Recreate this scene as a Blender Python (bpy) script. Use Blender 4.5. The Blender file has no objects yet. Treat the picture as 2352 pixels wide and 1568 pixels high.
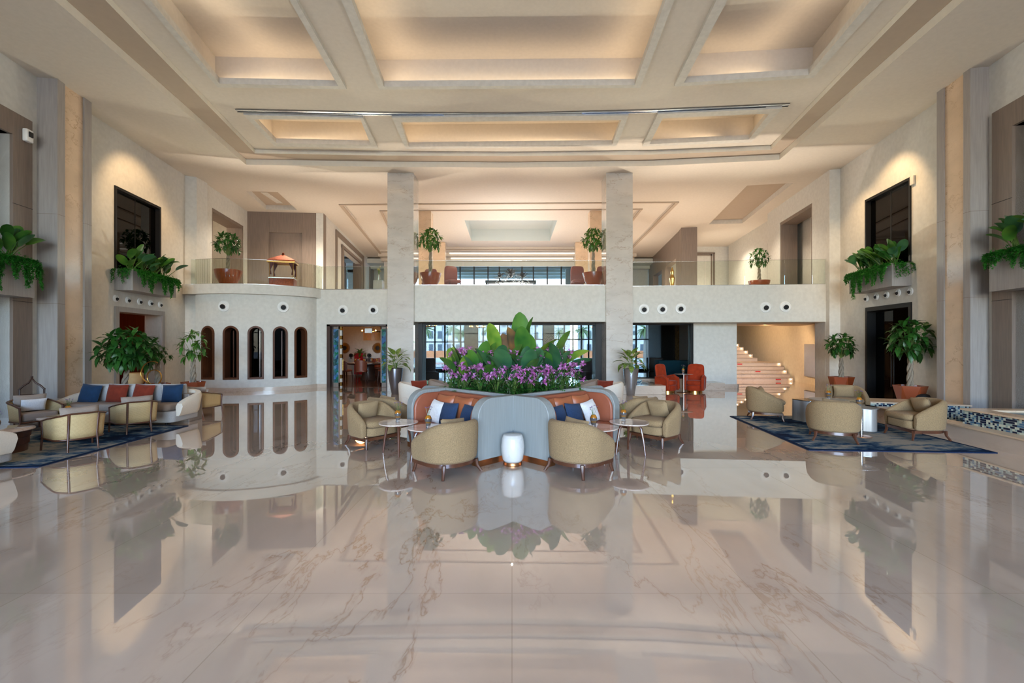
import bpy, math, random
from mathutils import Vector, Matrix, noise
from mathutils.geometry import tessellate_polygon
random.seed(7)
PI = math.pi
R = math.radians
sin, cos = math.sin, math.cos
COL = bpy.context.scene.collection
F, CX, HZ, EYE = 1045.0, 1176.0, 787.0, 1.65      # focal length in pixels, horizon row and eye height read off the photograph

def gp(x, y, z=0.0):
    "point of the horizontal plane at height z that the photograph shows at pixel (x, y)"
    Y = F * (z - EYE) / (HZ - y)
    return Vector(((x - CX) / F * Y, Y, z))
def at(x, y, Y):
    return Vector(((x - CX) / F * Y, Y, EYE + (HZ - y) / F * Y))
class Line:
    "a vertical wall plane given by two plan points"
    def __init__(s, a, b):
        s.a = Vector((a[0], a[1])); s.b = Vector((b[0], b[1])); s.d = (s.b - s.a).normalized()
        s.n = Vector((-s.d.y, s.d.x))
    def at(s, x):
        k = (x - CX) / F
        t = (k * s.a.y - s.a.x) / (s.d.x - k * s.d.y)
        return s.a + s.d * t
    def t(s, x): return (s.at(x) - s.a).dot(s.d)
    def z(s, x, y):
        return EYE + (HZ - y) / F * s.at(x).y

def tag(o, label=None, cat=None, group=None, kind=None):
    if label: o['label'] = label
    if cat: o['category'] = cat
    if group: o['group'] = group
    if kind: o['kind'] = kind
    return o
def thing(name, label, cat, loc=(0, 0, 0), rz=0.0, group=None):
    o = bpy.data.objects.new(name, None); COL.objects.link(o)
    o.empty_display_size = 0.1
    o.location = loc; o.rotation_euler = (0, 0, rz)
    return tag(o, label, cat, group)
def dup(o, loc=None, rz=None, label=None, group=None, sc=None, parent=None):
    c = o.copy(); COL.objects.link(c)
    if parent is not None: c.parent = parent
    else:
        if loc is not None: c.location = loc
        if rz is not None: c.rotation_euler = (0, 0, rz)
        if sc is not None: c.scale = (sc, sc, sc) if not isinstance(sc, tuple) else sc
        if label: c['label'] = label
        if group: c['group'] = group
    for ch in list(o.children): dup(ch, parent=c)
    return c

class MB:
    "collects vertices and faces and links them as ONE mesh object"
    def __init__(s): s.v = []; s.f = []
    def add(s, vs, fs, M=None):
        n = len(s.v)
        if M is not None: vs = [M @ Vector(v) for v in vs]
        s.v.extend([tuple(v) for v in vs]); s.f.extend([tuple(i + n for i in f) for f in fs])
        return s
    def box(s, x0, x1, y0, y1, z0, z1, M=None):
        vs = [(x, y, z) for z in (z0, z1) for y in (y0, y1) for x in (x0, x1)]
        return s.add(vs, [(0, 2, 3, 1), (4, 5, 7, 6), (0, 1, 5, 4), (2, 6, 7, 3), (0, 4, 6, 2), (1, 3, 7, 5)], M)
    def obox(s, a, b, w, z0, z1, off=0.0):
        "box along plan segment a-b, thickness w to the left of it starting at off"
        a = Vector(a[:2]); b = Vector(b[:2]); d = (b - a).normalized(); n = Vector((-d.y, d.x))
        return s.prism([a + n * off, b + n * off, b + n * (off + w), a + n * (off + w)], z0, z1)
    def prism(s, poly, z0, z1, M=None):
        poly = [Vector((p[0], p[1])) for p in poly]
        ar = sum(poly[i].x * poly[(i + 1) % len(poly)].y - poly[(i + 1) % len(poly)].x * poly[i].y for i in range(len(poly)))
        if ar < 0: poly.reverse()
        n = len(poly)
        vs = [(p.x, p.y, z0) for p in poly] + [(p.x, p.y, z1) for p in poly]
        fs = [(i, (i + 1) % n, n + (i + 1) % n, n + i) for i in range(n)]
        if n <= 4: fs += [tuple(reversed(range(n))), tuple(range(n, 2 * n))]
        else:
            for t in tessellate_polygon([[Vector((p.x, p.y, 0)) for p in poly]]):
                fs += [(t[2], t[1], t[0]), (t[0] + n, t[1] + n, t[2] + n)]
        return s.add(vs, fs, M)
    def flat(s, loops, z, M=None):
        "horizontal sheet with holes"
        pts = [Vector((p[0], p[1], 0)) for l in loops for p in l]
        tri = tessellate_polygon([[Vector((p[0], p[1], 0)) for p in l] for l in loops])
        return s.add([(p.x, p.y, z) for p in pts], [tuple(t) for t in tri], M)
    def band(s, loop, z0, z1, close=True):
        n = len(loop)
        vs = [(p[0], p[1], z0) for p in loop] + [(p[0], p[1], z1) for p in loop]
        return s.add(vs, [(i, (i + 1) % n, n + (i + 1) % n, n + i) for i in range(n if close else n - 1)])
    def ring(s, lo, li, z0, z1):
        "solid frame between an outer and an inner loop with the same count"
        n = len(lo)
        vs = [(p[0], p[1], z) for z in (z0, z1) for l in (lo, li) for p in l]
        fs = []
        for i in range(n):
            j = (i + 1) % n
            fs += [(i, j, n + j, n + i), (2 * n + i, 3 * n + i, 3 * n + j, 2 * n + j), (i, 2 * n + i, 2 * n + j, j), (n + i, n + j, 3 * n + j, 3 * n + i)]
        return s.add(vs, fs)
    def lathe(s, prof, n=32, c=(0, 0, 0), M=None, a0=0.0):
        vs = []; fs = []; m = len(prof)
        for i in range(n):
            a = a0 + 2 * PI * i / n
            for r, z in prof: vs.append((c[0] + r * cos(a), c[1] + r * sin(a), c[2] + z))
        for i in range(n):
            j = (i + 1) % n
            for k in range(m - 1): fs.append((i * m + k, j * m + k, j * m + k + 1, i * m + k + 1))
        if prof[0][0] > 1e-6: fs.append(tuple(i * m for i in reversed(range(n))))
        if prof[-1][0] > 1e-6: fs.append(tuple(i * m + m - 1 for i in range(n)))
        return s.add(vs, fs, M)
    def loft(s, rings, caps=True, close=True):
        n = len(rings[0]); vs = [p for r in rings for p in r]; fs = []
        for k in range(len(rings) - 1):
            for i in range(n if close else n - 1):
                j = (i + 1) % n
                fs.append((k * n + i, k * n + j, (k + 1) * n + j, (k + 1) * n + i))
        if caps: fs += [tuple(reversed(range(n))), tuple((len(rings) - 1) * n + i for i in range(n))]
        return s.add(vs, fs)
    def tube(s, pts, r, n=8, caps=True, closed=False, M=None):
        pts = [Vector(p) for p in pts]; m = len(pts)
        rr = r if isinstance(r, (list, tuple)) else [r] * m
        rings = []; up = None
        for i, p in enumerate(pts):
            if closed: d = pts[(i + 1) % m] - pts[i - 1]
            else: d = pts[min(i + 1, m - 1)] - pts[max(i - 1, 0)]
            d = d.normalized() if d.length > 1e-9 else Vector((0, 0, 1))
            if up is None: up = Vector((0, 0, 1)) if abs(d.z) < .9 else Vector((1, 0, 0))
            a = d.cross(up).normalized(); b = a.cross(d).normalized(); up = b
            q = rr[i]
            rx, ry = q if isinstance(q, tuple) else (q, q)
            rings.append([p + a * (rx * cos(2 * PI * k / n)) + b * (ry * sin(2 * PI * k / n)) for k in range(n)])
        if closed: rings.append(rings[0])
        if M is not None: rings = [[M @ v for v in q] for q in rings]
        return s.loft(rings, caps and not closed)
    def ball(s, c, r, n=12, m=8, M=None):
        rx, ry, rz = r if isinstance(r, (tuple, list)) else (r, r, r)
        vs = [(c[0], c[1], c[2] - rz)]
        for k in range(1, m):
            t = -PI / 2 + PI * k / m
            for i in range(n):
                a = 2 * PI * i / n
                vs.append((c[0] + rx * cos(t) * cos(a), c[1] + ry * cos(t) * sin(a), c[2] + rz * sin(t)))
        vs.append((c[0], c[1], c[2] + rz)); L = len(vs) - 1; fs = []
        for i in range(n):
            j = (i + 1) % n
            fs.append((0, 1 + j, 1 + i)); fs.append((L, L - n + i, L - n + j))
            for k in range(m - 2): fs.append((1 + k * n + i, 1 + k * n + j, 1 + (k + 1) * n + j, 1 + (k + 1) * n + i))
        return s.add(vs, fs, M)
    def cushion(s, w, h, t, M=None, n=12, sag=0.0, p=2.6, puff=.75):
        "a stuffed cushion in the XZ plane, thickness along Y, centre at the origin"
        vs = []; fs = []
        for side in (1, -1):
            for i in range(n + 1):
                for j in range(n + 1):
                    u = -1 + 2 * i / n; v = -1 + 2 * j / n
                    e = max(0.0, 1 - abs(u) ** p) * max(0.0, 1 - abs(v) ** p)
                    d = t / 2 * e ** (puff * .6)
                    pull = .07 * (1 - abs(u)) * abs(v) ** 3
                    pull2 = .07 * (1 - abs(v)) * abs(u) ** 3
                    x = u * w / 2 * (1 - pull2 * .8); z = v * h / 2 * (1 - pull * .8) - sag * h * (1 - u * u) * (v > 0) * v
                    vs.append((x, side * d, z))
        q = (n + 1) ** 2
        for i in range(n):
            for j in range(n):
                a = i * (n + 1) + j; b = a + n + 1
                fs.append((a, a + 1, b + 1, b)); fs.append((q + a, q + b, q + b + 1, q + a + 1))
        return s.add(vs, fs, M)
    def rslab(s, w, d, z0, z1, r=.04, e=.02, c=(0, 0), M=None, k=5):
        "block with rounded plan corners and rounded upper and lower edges"
        def loop(off):
            o = []
            for (sx, sy, a0) in ((1, 1, 0), (-1, 1, 90), (-1, -1, 180), (1, -1, 270)):
                for i in range(k):
                    a = R(a0 + 90 * i / (k - 1)); rr = max(r - off, .001)
                    o.append((c[0] + sx * (w / 2 - r) + rr * cos(a), c[1] + sy * (d / 2 - r) + rr * sin(a)))
            return o
        rings = []
        for (off, z) in ((e, z0), (e * .3, z0 + e * .3), (0, z0 + e), (0, z1 - e), (e * .3, z1 - e * .3), (e, z1)):
            rings.append([Vector((p[0], p[1], z)) for p in loop(off)])
        if M is not None: rings = [[M @ v for v in q] for q in rings]
        return s.loft(rings)
    def leaf(s, base, d, up, L, W, bend=.3, fold=.15, n=5, tip=1.0, stalk=0.0, pw=.75):
        "a leaf blade with a midrib fold that bends over along its length"
        base = Vector(base); d = Vector(d).normalized(); side = d.cross(Vector(up))
        if side.length < 1e-4: side = Vector((1, 0, 0))
        side.normalize(); nn = side.cross(d).normalized()
        vs = []; p = base.copy(); dd = d.copy()
        for i in range(n + 1):
            t = i / n
            w = W / 2 * (sin(PI * min(1, t ** pw * .985 + .012))) ** tip
            vs += [p - side * w + nn * (fold * w), p.copy(), p + side * w + nn * (fold * w)]
            ang = bend / n
            dd = (dd * cos(ang) - nn * sin(ang)).normalized(); nn = side.cross(dd).normalized()
            p = p + dd * (L / n)
        fs = []
        for i in range(n):
            a = i * 3
            fs += [(a, a + 1, a + 4, a + 3), (a + 1, a + 2, a + 5, a + 4)]
        return s.add(vs, fs)
    def build(s, name, m, parent=None, ang=35, bev=0, sub=0, solid=0, smooth=True, seg=2):
        me = bpy.data.meshes.new(name); me.from_pydata(s.v, [], s.f); me.update()
        if smooth:
            me.polygons.foreach_set('use_smooth', [True] * len(me.polygons))
            try: me.set_sharp_from_angle(angle=R(ang))
            except Exception: pass
        o = bpy.data.objects.new(name, me); COL.objects.link(o)
        if m is not None: me.materials.append(m)
        if parent is not None: o.parent = parent
        if solid:
            q = o.modifiers.new('s', 'SOLIDIFY'); q.thickness = solid; q.offset = 0
        if bev:
            q = o.modifiers.new('b', 'BEVEL'); q.width = bev; q.segments = seg; q.limit_method = 'ANGLE'; q.angle_limit = R(40)
        if sub:
            q = o.modifiers.new('u', 'SUBSURF'); q.levels = sub; q.render_levels = sub
        return o
def wall_holes(mb, line, t0, t1, z0, z1, holes, thick):
    "vertical wall along a Line with rectangular holes (ta, tb, za, zb); thickness to the left"
    hs = sorted(holes); cuts = sorted(set([t0, t1] + [h[0] for h in hs] + [h[1] for h in hs]))
    P = lambda t: line.a + line.d * t
    for a, b in zip(cuts[:-1], cuts[1:]):
        if b - a < 1e-4: continue
        m = (a + b) / 2; zs = [(h[2], h[3]) for h in hs if h[0] <= m <= h[1]]
        z = z0
        for (za, zb) in sorted(zs):
            if za > z + 1e-4: mb.obox(P(a), P(b), thick, z, za)
            z = max(z, zb)
        if z1 > z + 1e-4: mb.obox(P(a), P(b), thick, z, z1)
    return mb
def struct(o): return tag(o, kind='structure')

# ------------------------------------------------------------------ materials
def lin(c):
    if isinstance(c, str):
        c = tuple(int(c[i:i + 2], 16) / 255 for i in (0, 2, 4))
    return tuple((x / 12.92 if x <= .04045 else ((x + .055) / 1.055) ** 2.4) for x in c) + (1,)
class NT:
    def __init__(s, name):
        s.m = bpy.data.materials.new(name); s.m.use_nodes = True; s.t = s.m.node_tree
        s.b = s.t.nodes['Principled BSDF']; s.o = s.t.nodes['Material Output']
    def n(s, typ, **kw):
        q = s.t.nodes.new(typ)
        for k, v in kw.items():
            if k.startswith('i_'): q.inputs[k[2:].replace('_', ' ')].default_value = v
            else: setattr(q, k, v)
        return q
    def l(s, a, b): s.t.links.new(a, b)
    def coord(s, world=False, scale=(1, 1, 1), rot=(0, 0, 0)):
        if world: src = s.n('ShaderNodeNewGeometry').outputs['Position']
        else: src = s.n('ShaderNodeTexCoord').outputs['Object']
        mp = s.n('ShaderNodeMapping'); mp.inputs['Scale'].default_value = scale; mp.inputs['Rotation'].default_value = rot
        s.l(src, mp.inputs['Vector']); return mp.outputs['Vector']
    def ramp(s, fac, stops):
        r = s.n('ShaderNodeValToRGB'); s.l(fac, r.inputs['Fac']); e = r.color_ramp.elements
        while len(e) < len(stops): e.new(.5)
        for q, (p, c) in zip(e, stops): q.position = p; q.color = c
        return r.outputs['Color']
    def bump(s, h, strength, dist=.01):
        q = s.n('ShaderNodeBump'); q.inputs['Strength'].default_value = strength; q.inputs['Distance'].default_value = dist
        s.l(h, q.inputs['Height']); s.l(q.outputs['Normal'], s.b.inputs['Normal'])
def mul(c, k): return tuple(min(1, x * k) for x in c[:3]) + (1,)
def mat(name, col, rough=.5, metal=0.0, var=.12, scale=8.0, bump=0.0, bscale=None, stretch=(1, 1, 1), world=False, sheen=0.0, coat=0.0, emit=None, spec=.5, dist=.01, trans=0.0, detail=4.0):
    k = NT(name); c = lin(col); b = k.b
    vec = k.coord(world, stretch)
    nz = k.n('ShaderNodeTexNoise'); nz.inputs['Scale'].default_value = scale; nz.inputs['Detail'].default_value = detail
    k.l(vec, nz.inputs['Vector'])
    k.l(k.ramp(nz.outputs['Fac'], [(.3, mul(c, 1 - var)), (.7, mul(c, 1 + var))]), b.inputs['Base Color'])
    b.inputs['Roughness'].default_value = rough; b.inputs['Metallic'].default_value = metal
    b.inputs['Specular IOR Level'].default_value = spec
    if sheen: b.inputs['Sheen Weight'].default_value = sheen
    if coat: b.inputs['Coat Weight'].default_value = coat; b.inputs['Coat Roughness'].default_value = .05
    if trans: b.inputs['Transmission Weight'].default_value = trans
    if emit: b.inputs['Emission Color'].default_value = lin(emit[0]); b.inputs['Emission Strength'].default_value = emit[1]
    if bump:
        n2 = k.n('ShaderNodeTexNoise'); n2.inputs['Scale'].default_value = bscale or scale * 3; n2.inputs['Detail'].default_value = 3
        k.l(vec, n2.inputs['Vector']); k.bump(n2.outputs['Fac'], bump, dist)
    return k.m
def glow(name, col, strength):
    k = NT(name); e = k.n('ShaderNodeEmission'); e.inputs['Color'].default_value = lin(col); e.inputs['Strength'].default_value = strength
    k.l(e.outputs[0], k.o.inputs['Surface']); return k.m
def pane(name, tint, refl=1.0, rough=0.0):
    "thin architectural glass: clear with a mirror film that grows at grazing angles"
    k = NT(name); t = k.n('ShaderNodeBsdfTransparent'); t.inputs['Color'].default_value = lin(tint)
    g = k.n('ShaderNodeBsdfGlossy'); g.inputs['Roughness'].default_value = rough
    fr = k.n('ShaderNodeFresnel'); fr.inputs['IOR'].default_value = 1.5
    mu = k.n('ShaderNodeMath', operation='MULTIPLY'); mu.inputs[1].default_value = refl; k.l(fr.outputs[0], mu.inputs[0])
    mx = k.n('ShaderNodeMixShader'); k.l(mu.outputs[0], mx.inputs[0]); k.l(t.outputs[0], mx.inputs[1]); k.l(g.outputs[0], mx.inputs[2])
    k.l(mx.outputs[0], k.o.inputs['Surface']); return k.m

M = {}
def marble(name, base, vein, rough, scale, thr, rot, stretch, spec=.5, coat=0.0, cloud=.10, slab=None):
    k = NT(name); b = k.b
    vec = k.coord(True, stretch, (0, 0, rot))
    wz = k.n('ShaderNodeTexNoise'); wz.inputs['Scale'].default_value = scale * 2.2; wz.inputs['Detail'].default_value = 5
    k.l(vec, wz.inputs['Vector'])
    ad = k.n('ShaderNodeVectorMath', operation='MULTIPLY_ADD'); ad.inputs[1].default_value = (.35 / scale * 2,) * 3
    k.l(wz.outputs['Color'], ad.inputs[0]); k.l(vec, ad.inputs[2])
    nz = k.n('ShaderNodeTexNoise'); nz.inputs['Scale'].default_value = scale; nz.inputs['Detail'].default_value = 6; nz.inputs['Roughness'].default_value = .62
    k.l(ad.outputs[0], nz.inputs['Vector'])
    s1 = k.n('ShaderNodeMath', operation='SUBTRACT'); s1.inputs[1].default_value = .5; k.l(nz.outputs['Fac'], s1.inputs[0])
    ab = k.n('ShaderNodeMath', operation='ABSOLUTE'); k.l(s1.outputs[0], ab.inputs[0])
    mk = k.ramp(ab.outputs[0], [(0, (1, 1, 1, 1)), (thr, (.25, .25, .25, 1)), (thr * 3.5, (0, 0, 0, 1))])
    gate = k.n('ShaderNodeTexNoise'); gate.inputs['Scale'].default_value = scale * .6; gate.inputs['Detail'].default_value = 2
    k.l(vec, gate.inputs['Vector'])
    gr = k.ramp(gate.outputs['Fac'], [(.42, (0.12, 0.12, 0.12, 1)), (.66, (.85, .85, .85, 1))])
    gm = k.n('ShaderNodeMath', operation='MULTIPLY'); k.l(mk, gm.inputs[0]); k.l(gr, gm.inputs[1])
    cl = k.n('ShaderNodeTexNoise'); cl.inputs['Scale'].default_value = scale * 1.3; cl.inputs['Detail'].default_value = 5; k.l(vec, cl.inputs['Vector'])
    cc = lin(base)
    body = k.ramp(cl.outputs['Fac'], [(.3, mul(cc, 1 - cloud)), (.7, mul(cc, 1 + cloud))])
    mx = k.n('ShaderNodeMix', data_type='RGBA'); k.l(gm.outputs[0], mx.inputs['Factor']); k.l(body, mx.inputs['A']); mx.inputs['B'].default_value = lin(vein)
    outc = mx.outputs['Result']
    if slab:
        br = k.n('ShaderNodeTexBrick'); br.offset = 0.0
        br.inputs['Color1'].default_value = (1, 1, 1, 1); br.inputs['Color2'].default_value = (.94, .93, .92, 1); br.inputs['Mortar'].default_value = (.8, .78, .75, 1)
        br.inputs['Scale'].default_value = 1; br.inputs['Mortar Size'].default_value = .004; br.inputs['Brick Width'].default_value = slab[0]; br.inputs['Row Height'].default_value = slab[1]
        k.l(k.coord(True), br.inputs['Vector'])
        m2 = k.n('ShaderNodeMix', data_type='RGBA', blend_type='MULTIPLY'); m2.inputs['Factor'].default_value = 1
        k.l(outc, m2.inputs['A']); k.l(br.outputs['Color'], m2.inputs['B']); outc = m2.outputs['Result']
    k.l(outc, b.inputs['Base Color']); b.inputs['Roughness'].default_value = rough; b.inputs['Specular IOR Level'].default_value = spec
    if coat: b.inputs['Coat Weight'].default_value = coat; b.inputs['Coat Roughness'].default_value = .015
    return k
_fl = marble('floor_marble', 'cfbdae', 'a07a5e', .018, .85, .0058, R(32), (1, .38, 1), spec=.8, coat=1.0, cloud=.13, slab=(1.6, 3.0))
_fl.b.inputs['Coat IOR'].default_value = 1.75; _fl.b.inputs['Coat Roughness'].default_value = .004
_w = _fl.n('ShaderNodeTexNoise'); _w.inputs['Scale'].default_value = .9; _w.inputs['Detail'].default_value = 1; _fl.l(_fl.coord(True), _w.inputs['Vector'])
_fl.bump(_w.outputs['Fac'], .012, .02)
M['floor'] = _fl.m
_p = marble('pillar_marble', 'c6c1ba', 'a08a7a', .05, 1.1, .008, 0, (1, 1, 2.2), spec=.6, coat=.8, cloud=.09); _p.b.inputs['Coat IOR'].default_value = 1.7
M['pillar'] = _p.m
M['beige_marble'] = marble('beige_marble', 'd9bfa2', 'a37f60', .25, 1.4, .009, 0, (1, 1, 1.6), cloud=.08).m
M['plinth_marble'] = marble('plinth_marble', 'c9b8a8', 'a08468', .12, 1.4, .01, 0, (1, 1, 1.6), cloud=.07).m
M['white_marble'] = marble('white_marble', 'cfccc8', '9aa0a3', .15, 3.0, .02, R(40), (1, 1, .5), cloud=.04).m
M['top_marble'] = marble('pink_marble', 'dccabe', 'b08d7c', .08, 3.2, .02, R(20), (1, 1, 1), cloud=.08, coat=.4).m
M['plaster'] = mat('mottled_plaster', 'd0cfc9', .8, var=.055, scale=9, bump=.12, bscale=30, world=True, dist=.006, detail=7)
M['ceil'] = mat('ceiling_plaster', 'd2c9bc', .85, var=.03, scale=12, bump=.06, bscale=50, world=True, dist=.004, detail=6)
M['mould'] = mat('moulding_plaster', 'cfcbc2', .8, var=.07, scale=9, bump=.1, bscale=30, world=True, detail=7)
M['veneer'] = mat('grey_wood_veneer', '9a9490', .45, var=.10, scale=6, stretch=(5, 5, .35), world=True)
M['veneer_b'] = mat('brown_grey_veneer', '7c6e64', .45, var=.12, scale=6, stretch=(5, 5, .35), world=True)
M['walnut'] = mat('walnut', '54301f', .35, var=.22, scale=5, stretch=(3, 3, .6), coat=.3)
M['darkwood'] = mat('dark_wood', '3a241b', .4, var=.2, scale=5, stretch=(4, 4, .4))
M['bronze'] = mat('bronze', '9a6742', .32, metal=.9, var=.08, scale=4)
M['black'] = mat('black_metal', '121213', .5, var=.05, spec=.3)
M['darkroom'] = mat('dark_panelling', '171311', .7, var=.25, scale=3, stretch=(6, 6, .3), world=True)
M['boucle'] = mat('mustard_boucle', '937b5b', .95, var=.3, scale=130, bump=.6, bscale=220, sheen=.05, spec=.2, dist=.004)
M['boucle_cushion'] = mat('mustard_pillow_fabric', '988060', .95, var=.2, scale=150, bump=.35, bscale=260, sheen=.05, spec=.2, dist=.003)
M['leather'] = mat('terracotta_leather', '93523a', .42, var=.08, scale=7, bump=.08, bscale=90, dist=.003)
M['leather_c'] = mat('terracotta_cushion_leather', 'a45e3d', .4, var=.08, scale=7, bump=.1, bscale=70, dist=.004)
M['navy'] = mat('navy_fabric', '2b3d5a', .95, var=.3, scale=160, bump=.4, bscale=220, sheen=.05, spec=.2, dist=.003)
M['white_fabric'] = mat('white_textured_fabric', 'd8d6d6', .95, var=.08, scale=40, bump=.4, bscale=70, sheen=.2, dist=.004)
M['blue_velvet'] = mat('blue_velvet', '15304c', .8, var=.15, scale=14, sheen=.15, spec=.2)
M['rust_velvet'] = mat('rust_velvet', '742a18', .8, var=.15, scale=14, sheen=.15, spec=.2)
M['red_velvet'] = mat('orange_velvet', '962f0d', .75, var=.2, scale=9, sheen=.1, spec=.2)
M['grey_weave'] = mat('grey_weave', 'aaa6a4', .95, var=.12, scale=90, bump=.4, bscale=160, dist=.003)
M['taupe_weave'] = mat('taupe_weave', '98887c', .95, var=.12, scale=110, bump=.4, bscale=180, dist=.003)
M['cream_fabric'] = mat('cream_fabric', 'ddd2c2', .9, var=.04, scale=60, bump=.15, bscale=200, dist=.002)
M['terracotta'] = mat('terracotta_glaze', '8a3f1f', .28, var=.08, scale=5, coat=.4)
M['pot_bronze'] = mat('gunmetal_pot', '77757a', .28, metal=.85, var=.05, scale=3)
M['pot_silver'] = mat('silver_pot', 'a5a5a8', .27, metal=.8, var=.04, scale=3)
M['soil'] = mat('soil', '2c2119', .95, var=.4, scale=40, bump=.6, dist=.01)
M['bark'] = mat('pale_bark', '8b7f6f', .85, var=.3, scale=14, stretch=(3, 3, .6), bump=.6, dist=.008)
M['chrome'] = mat('brushed_steel', 'b9bcc0', .25, metal=1, var=.05)
M['gold'] = mat('brushed_gold', 'c79a55', .22, metal=1, var=.05)
M['white'] = mat('white_enamel', 'e8e8e6', .35, var=.02)
M['blackhole'] = mat('dark_nozzle', '0c0d10', .6, var=.02)
def foliage(name, c1, c2, rough=.4, scale=3.0, tr=.25):
    k = NT(name); v = k.coord(False); nz = k.n('ShaderNodeTexNoise'); nz.inputs['Scale'].default_value = scale; nz.inputs['Detail'].default_value = 2
    k.l(v, nz.inputs['Vector']); c = k.ramp(nz.outputs['Fac'], [(.35, lin(c1)), (.65, lin(c2))]); k.l(c, k.b.inputs['Base Color'])
    k.b.inputs['Roughness'].default_value = rough
    t = k.n('ShaderNodeBsdfTranslucent'); k.l(c, t.inputs['Color'])
    mx = k.n('ShaderNodeMixShader'); mx.inputs[0].default_value = tr
    k.l(k.b.outputs[0], mx.inputs[1]); k.l(t.outputs[0], mx.inputs[2]); k.l(mx.outputs[0], k.o.inputs['Surface']); return k.m
M['leaf_dark'] = foliage('dark_leaf', '1f4a1c', '346b26')
M['leaf_mid'] = foliage('mid_leaf', '2f6326', '5c8a33')
M['leaf_lime'] = foliage('lime_leaf', '5f8f2c', '9bb544')
M['leaf_blue'] = foliage('blue_green_leaf', '2c5a3c', '4d7d4c')
M['leaf_bronze'] = foliage('bronze_leaf', '4b4238', '9a6e42', tr=.1)
M['leaf_spot'] = foliage('speckled_leaf', '3d6a24', '8fa04a', scale=26)
M['leaf_vine'] = foliage('trailing_leaf', '1f6a20', '3c9130', scale=8)
M['pink'] = foliage('pink_petal', 'c25aae', 'e8aee6', .6, 14, .3)
M['rosy'] = foliage('rosy_petal', 'c8483e', 'dd7a6a', .6, 14, .3)
M['lilac'] = foliage('lilac_petal', '8a6aa8', 'b79ac8', .6, 14, .3)
M['stem'] = foliage('green_stem', '3c5a26', '6c8440', tr=.05)
M['amber'] = mat('amber_glass', 'c07a1e', .05, var=.25, scale=14, coat=.6, trans=.35)
M['clear'] = mat('clear_glass', 'e6e6e6', .03, var=.02, trans=.9)
M['balustrade'] = pane('balustrade_glass', 'f6faf6', .55)
M['window_glass'] = pane('window_glass', 'd0d5d5', .15)
M['dark_glass'] = pane('dark_tinted_glass', '4a4f52', .55)
M['arch_glass'] = pane('smoked_arch_glass', '3a3c3e', .1)
M['arch_wood'] = mat('arch_walnut', '55321f', .5, var=.2, scale=5, stretch=(3, 3, .6), spec=.3)
M['water'] = mat('water', '3f86a8', .05, var=.1, scale=3, bump=.15, bscale=6, coat=.5)
# ================================================================== SETTING
H, ZF = 7.4, 3.63                       # lobby ceiling, upper floor
ZB = 2.36                               # underside of the balcony fascias
WNL = Line((-7.08, -8.0), (-10.29, 9.85))
WL = Line((-10.58, 11.43), (-11.24, 15.64))
WUL = Line((-10.96, 15.81), (-11.58, 19.9))
WNR = Line((9.93, 9.47), (6.60, -8.0))
WR = Line((10.86, 15.05), (10.15, 10.87))
WUR = Line((11.4, 20.3), (10.56, 15.13))

m = MB(); m.box(-16, 16, -15, 18.2, -.3, 0); struct(m.build('floor', M['floor'], smooth=False))
M['parquet'] = mat('parquet', '5b3a26', .25, var=.35, scale=4, stretch=(6, .8, 1), world=True, coat=.3)
m = MB(); m.box(-9.7, -4.42, 17.16, 23.2, .001, .006); m.box(-7.0, -4.42, 16.9, 17.16, .001, .006); struct(m.build('floor', M['parquet'], smooth=False))
m = MB(); m.box(-16, 16, 18.2, 29, -.3, 0); struct(m.build('floor', M['floor'], smooth=False))

# ---- walls of the lobby
m = MB(); m.box(-7.4, -7.08, -14.3, -8, 0, H); struct(m.build('wall_left', M['plaster'], smooth=False)); m = MB(); m.box(6.6, 6.9, -14.3, -8, 0, H); struct(m.build('wall_right', M['plaster'], smooth=False))
m = MB(); wall_holes(m, WNL, 0, (WNL.b - WNL.a).length + .0, 0, H, [(WNL.t(22) - 3.6, WNL.t(22), 0, 5.88)], .35)
m.prism([(-10.29, 9.85), (-10.58, 11.43), (-11.0, 11.43), (-10.7, 9.85)], 0, H)
w = m.build('wall_left', M['plaster'], smooth=False); struct(w)
wt = lambda L, x: L.t(x)
LWIN = (WL.t(262), WL.t(368)); LDOOR = (WL.t(270), WL.t(369))
m = MB(); wall_holes(m, WL, 0, (WL.b - WL.a).length, 0, H, [(LWIN[0], LWIN[1], 3.55, 5.89), (LDOOR[0], LDOOR[1], 0, 2.55)], .42)
struct(m.build('wall_left', M['plaster'], smooth=False))
RWIN = (WR.t(1988.6), WR.t(2093.7)); RDOOR = (WR.t(1989.7), WR.t(2095))
m = MB(); wall_holes(m, WR, 0, (WR.b - WR.a).length, 0, H, [(RWIN[0], RWIN[1], 3.6, 5.93), (RDOOR[0], RDOOR[1], 0, 2.7)], .42)
m.prism([(10.15, 10.87), (9.93, 9.47), (10.35, 9.47), (10.6, 10.87)], 0, H)
struct(m.build('wall_right', M['plaster'], smooth=False))
m = MB(); L_ = (WNR.b - WNR.a).length; pR = WNR.t(2332.6)
wall_holes(m, WNR, 0, L_, 0, H, [(pR, pR + 3.6, 0, 5.88)], .35); struct(m.build('wall_right', M['plaster'], smooth=False))

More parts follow.
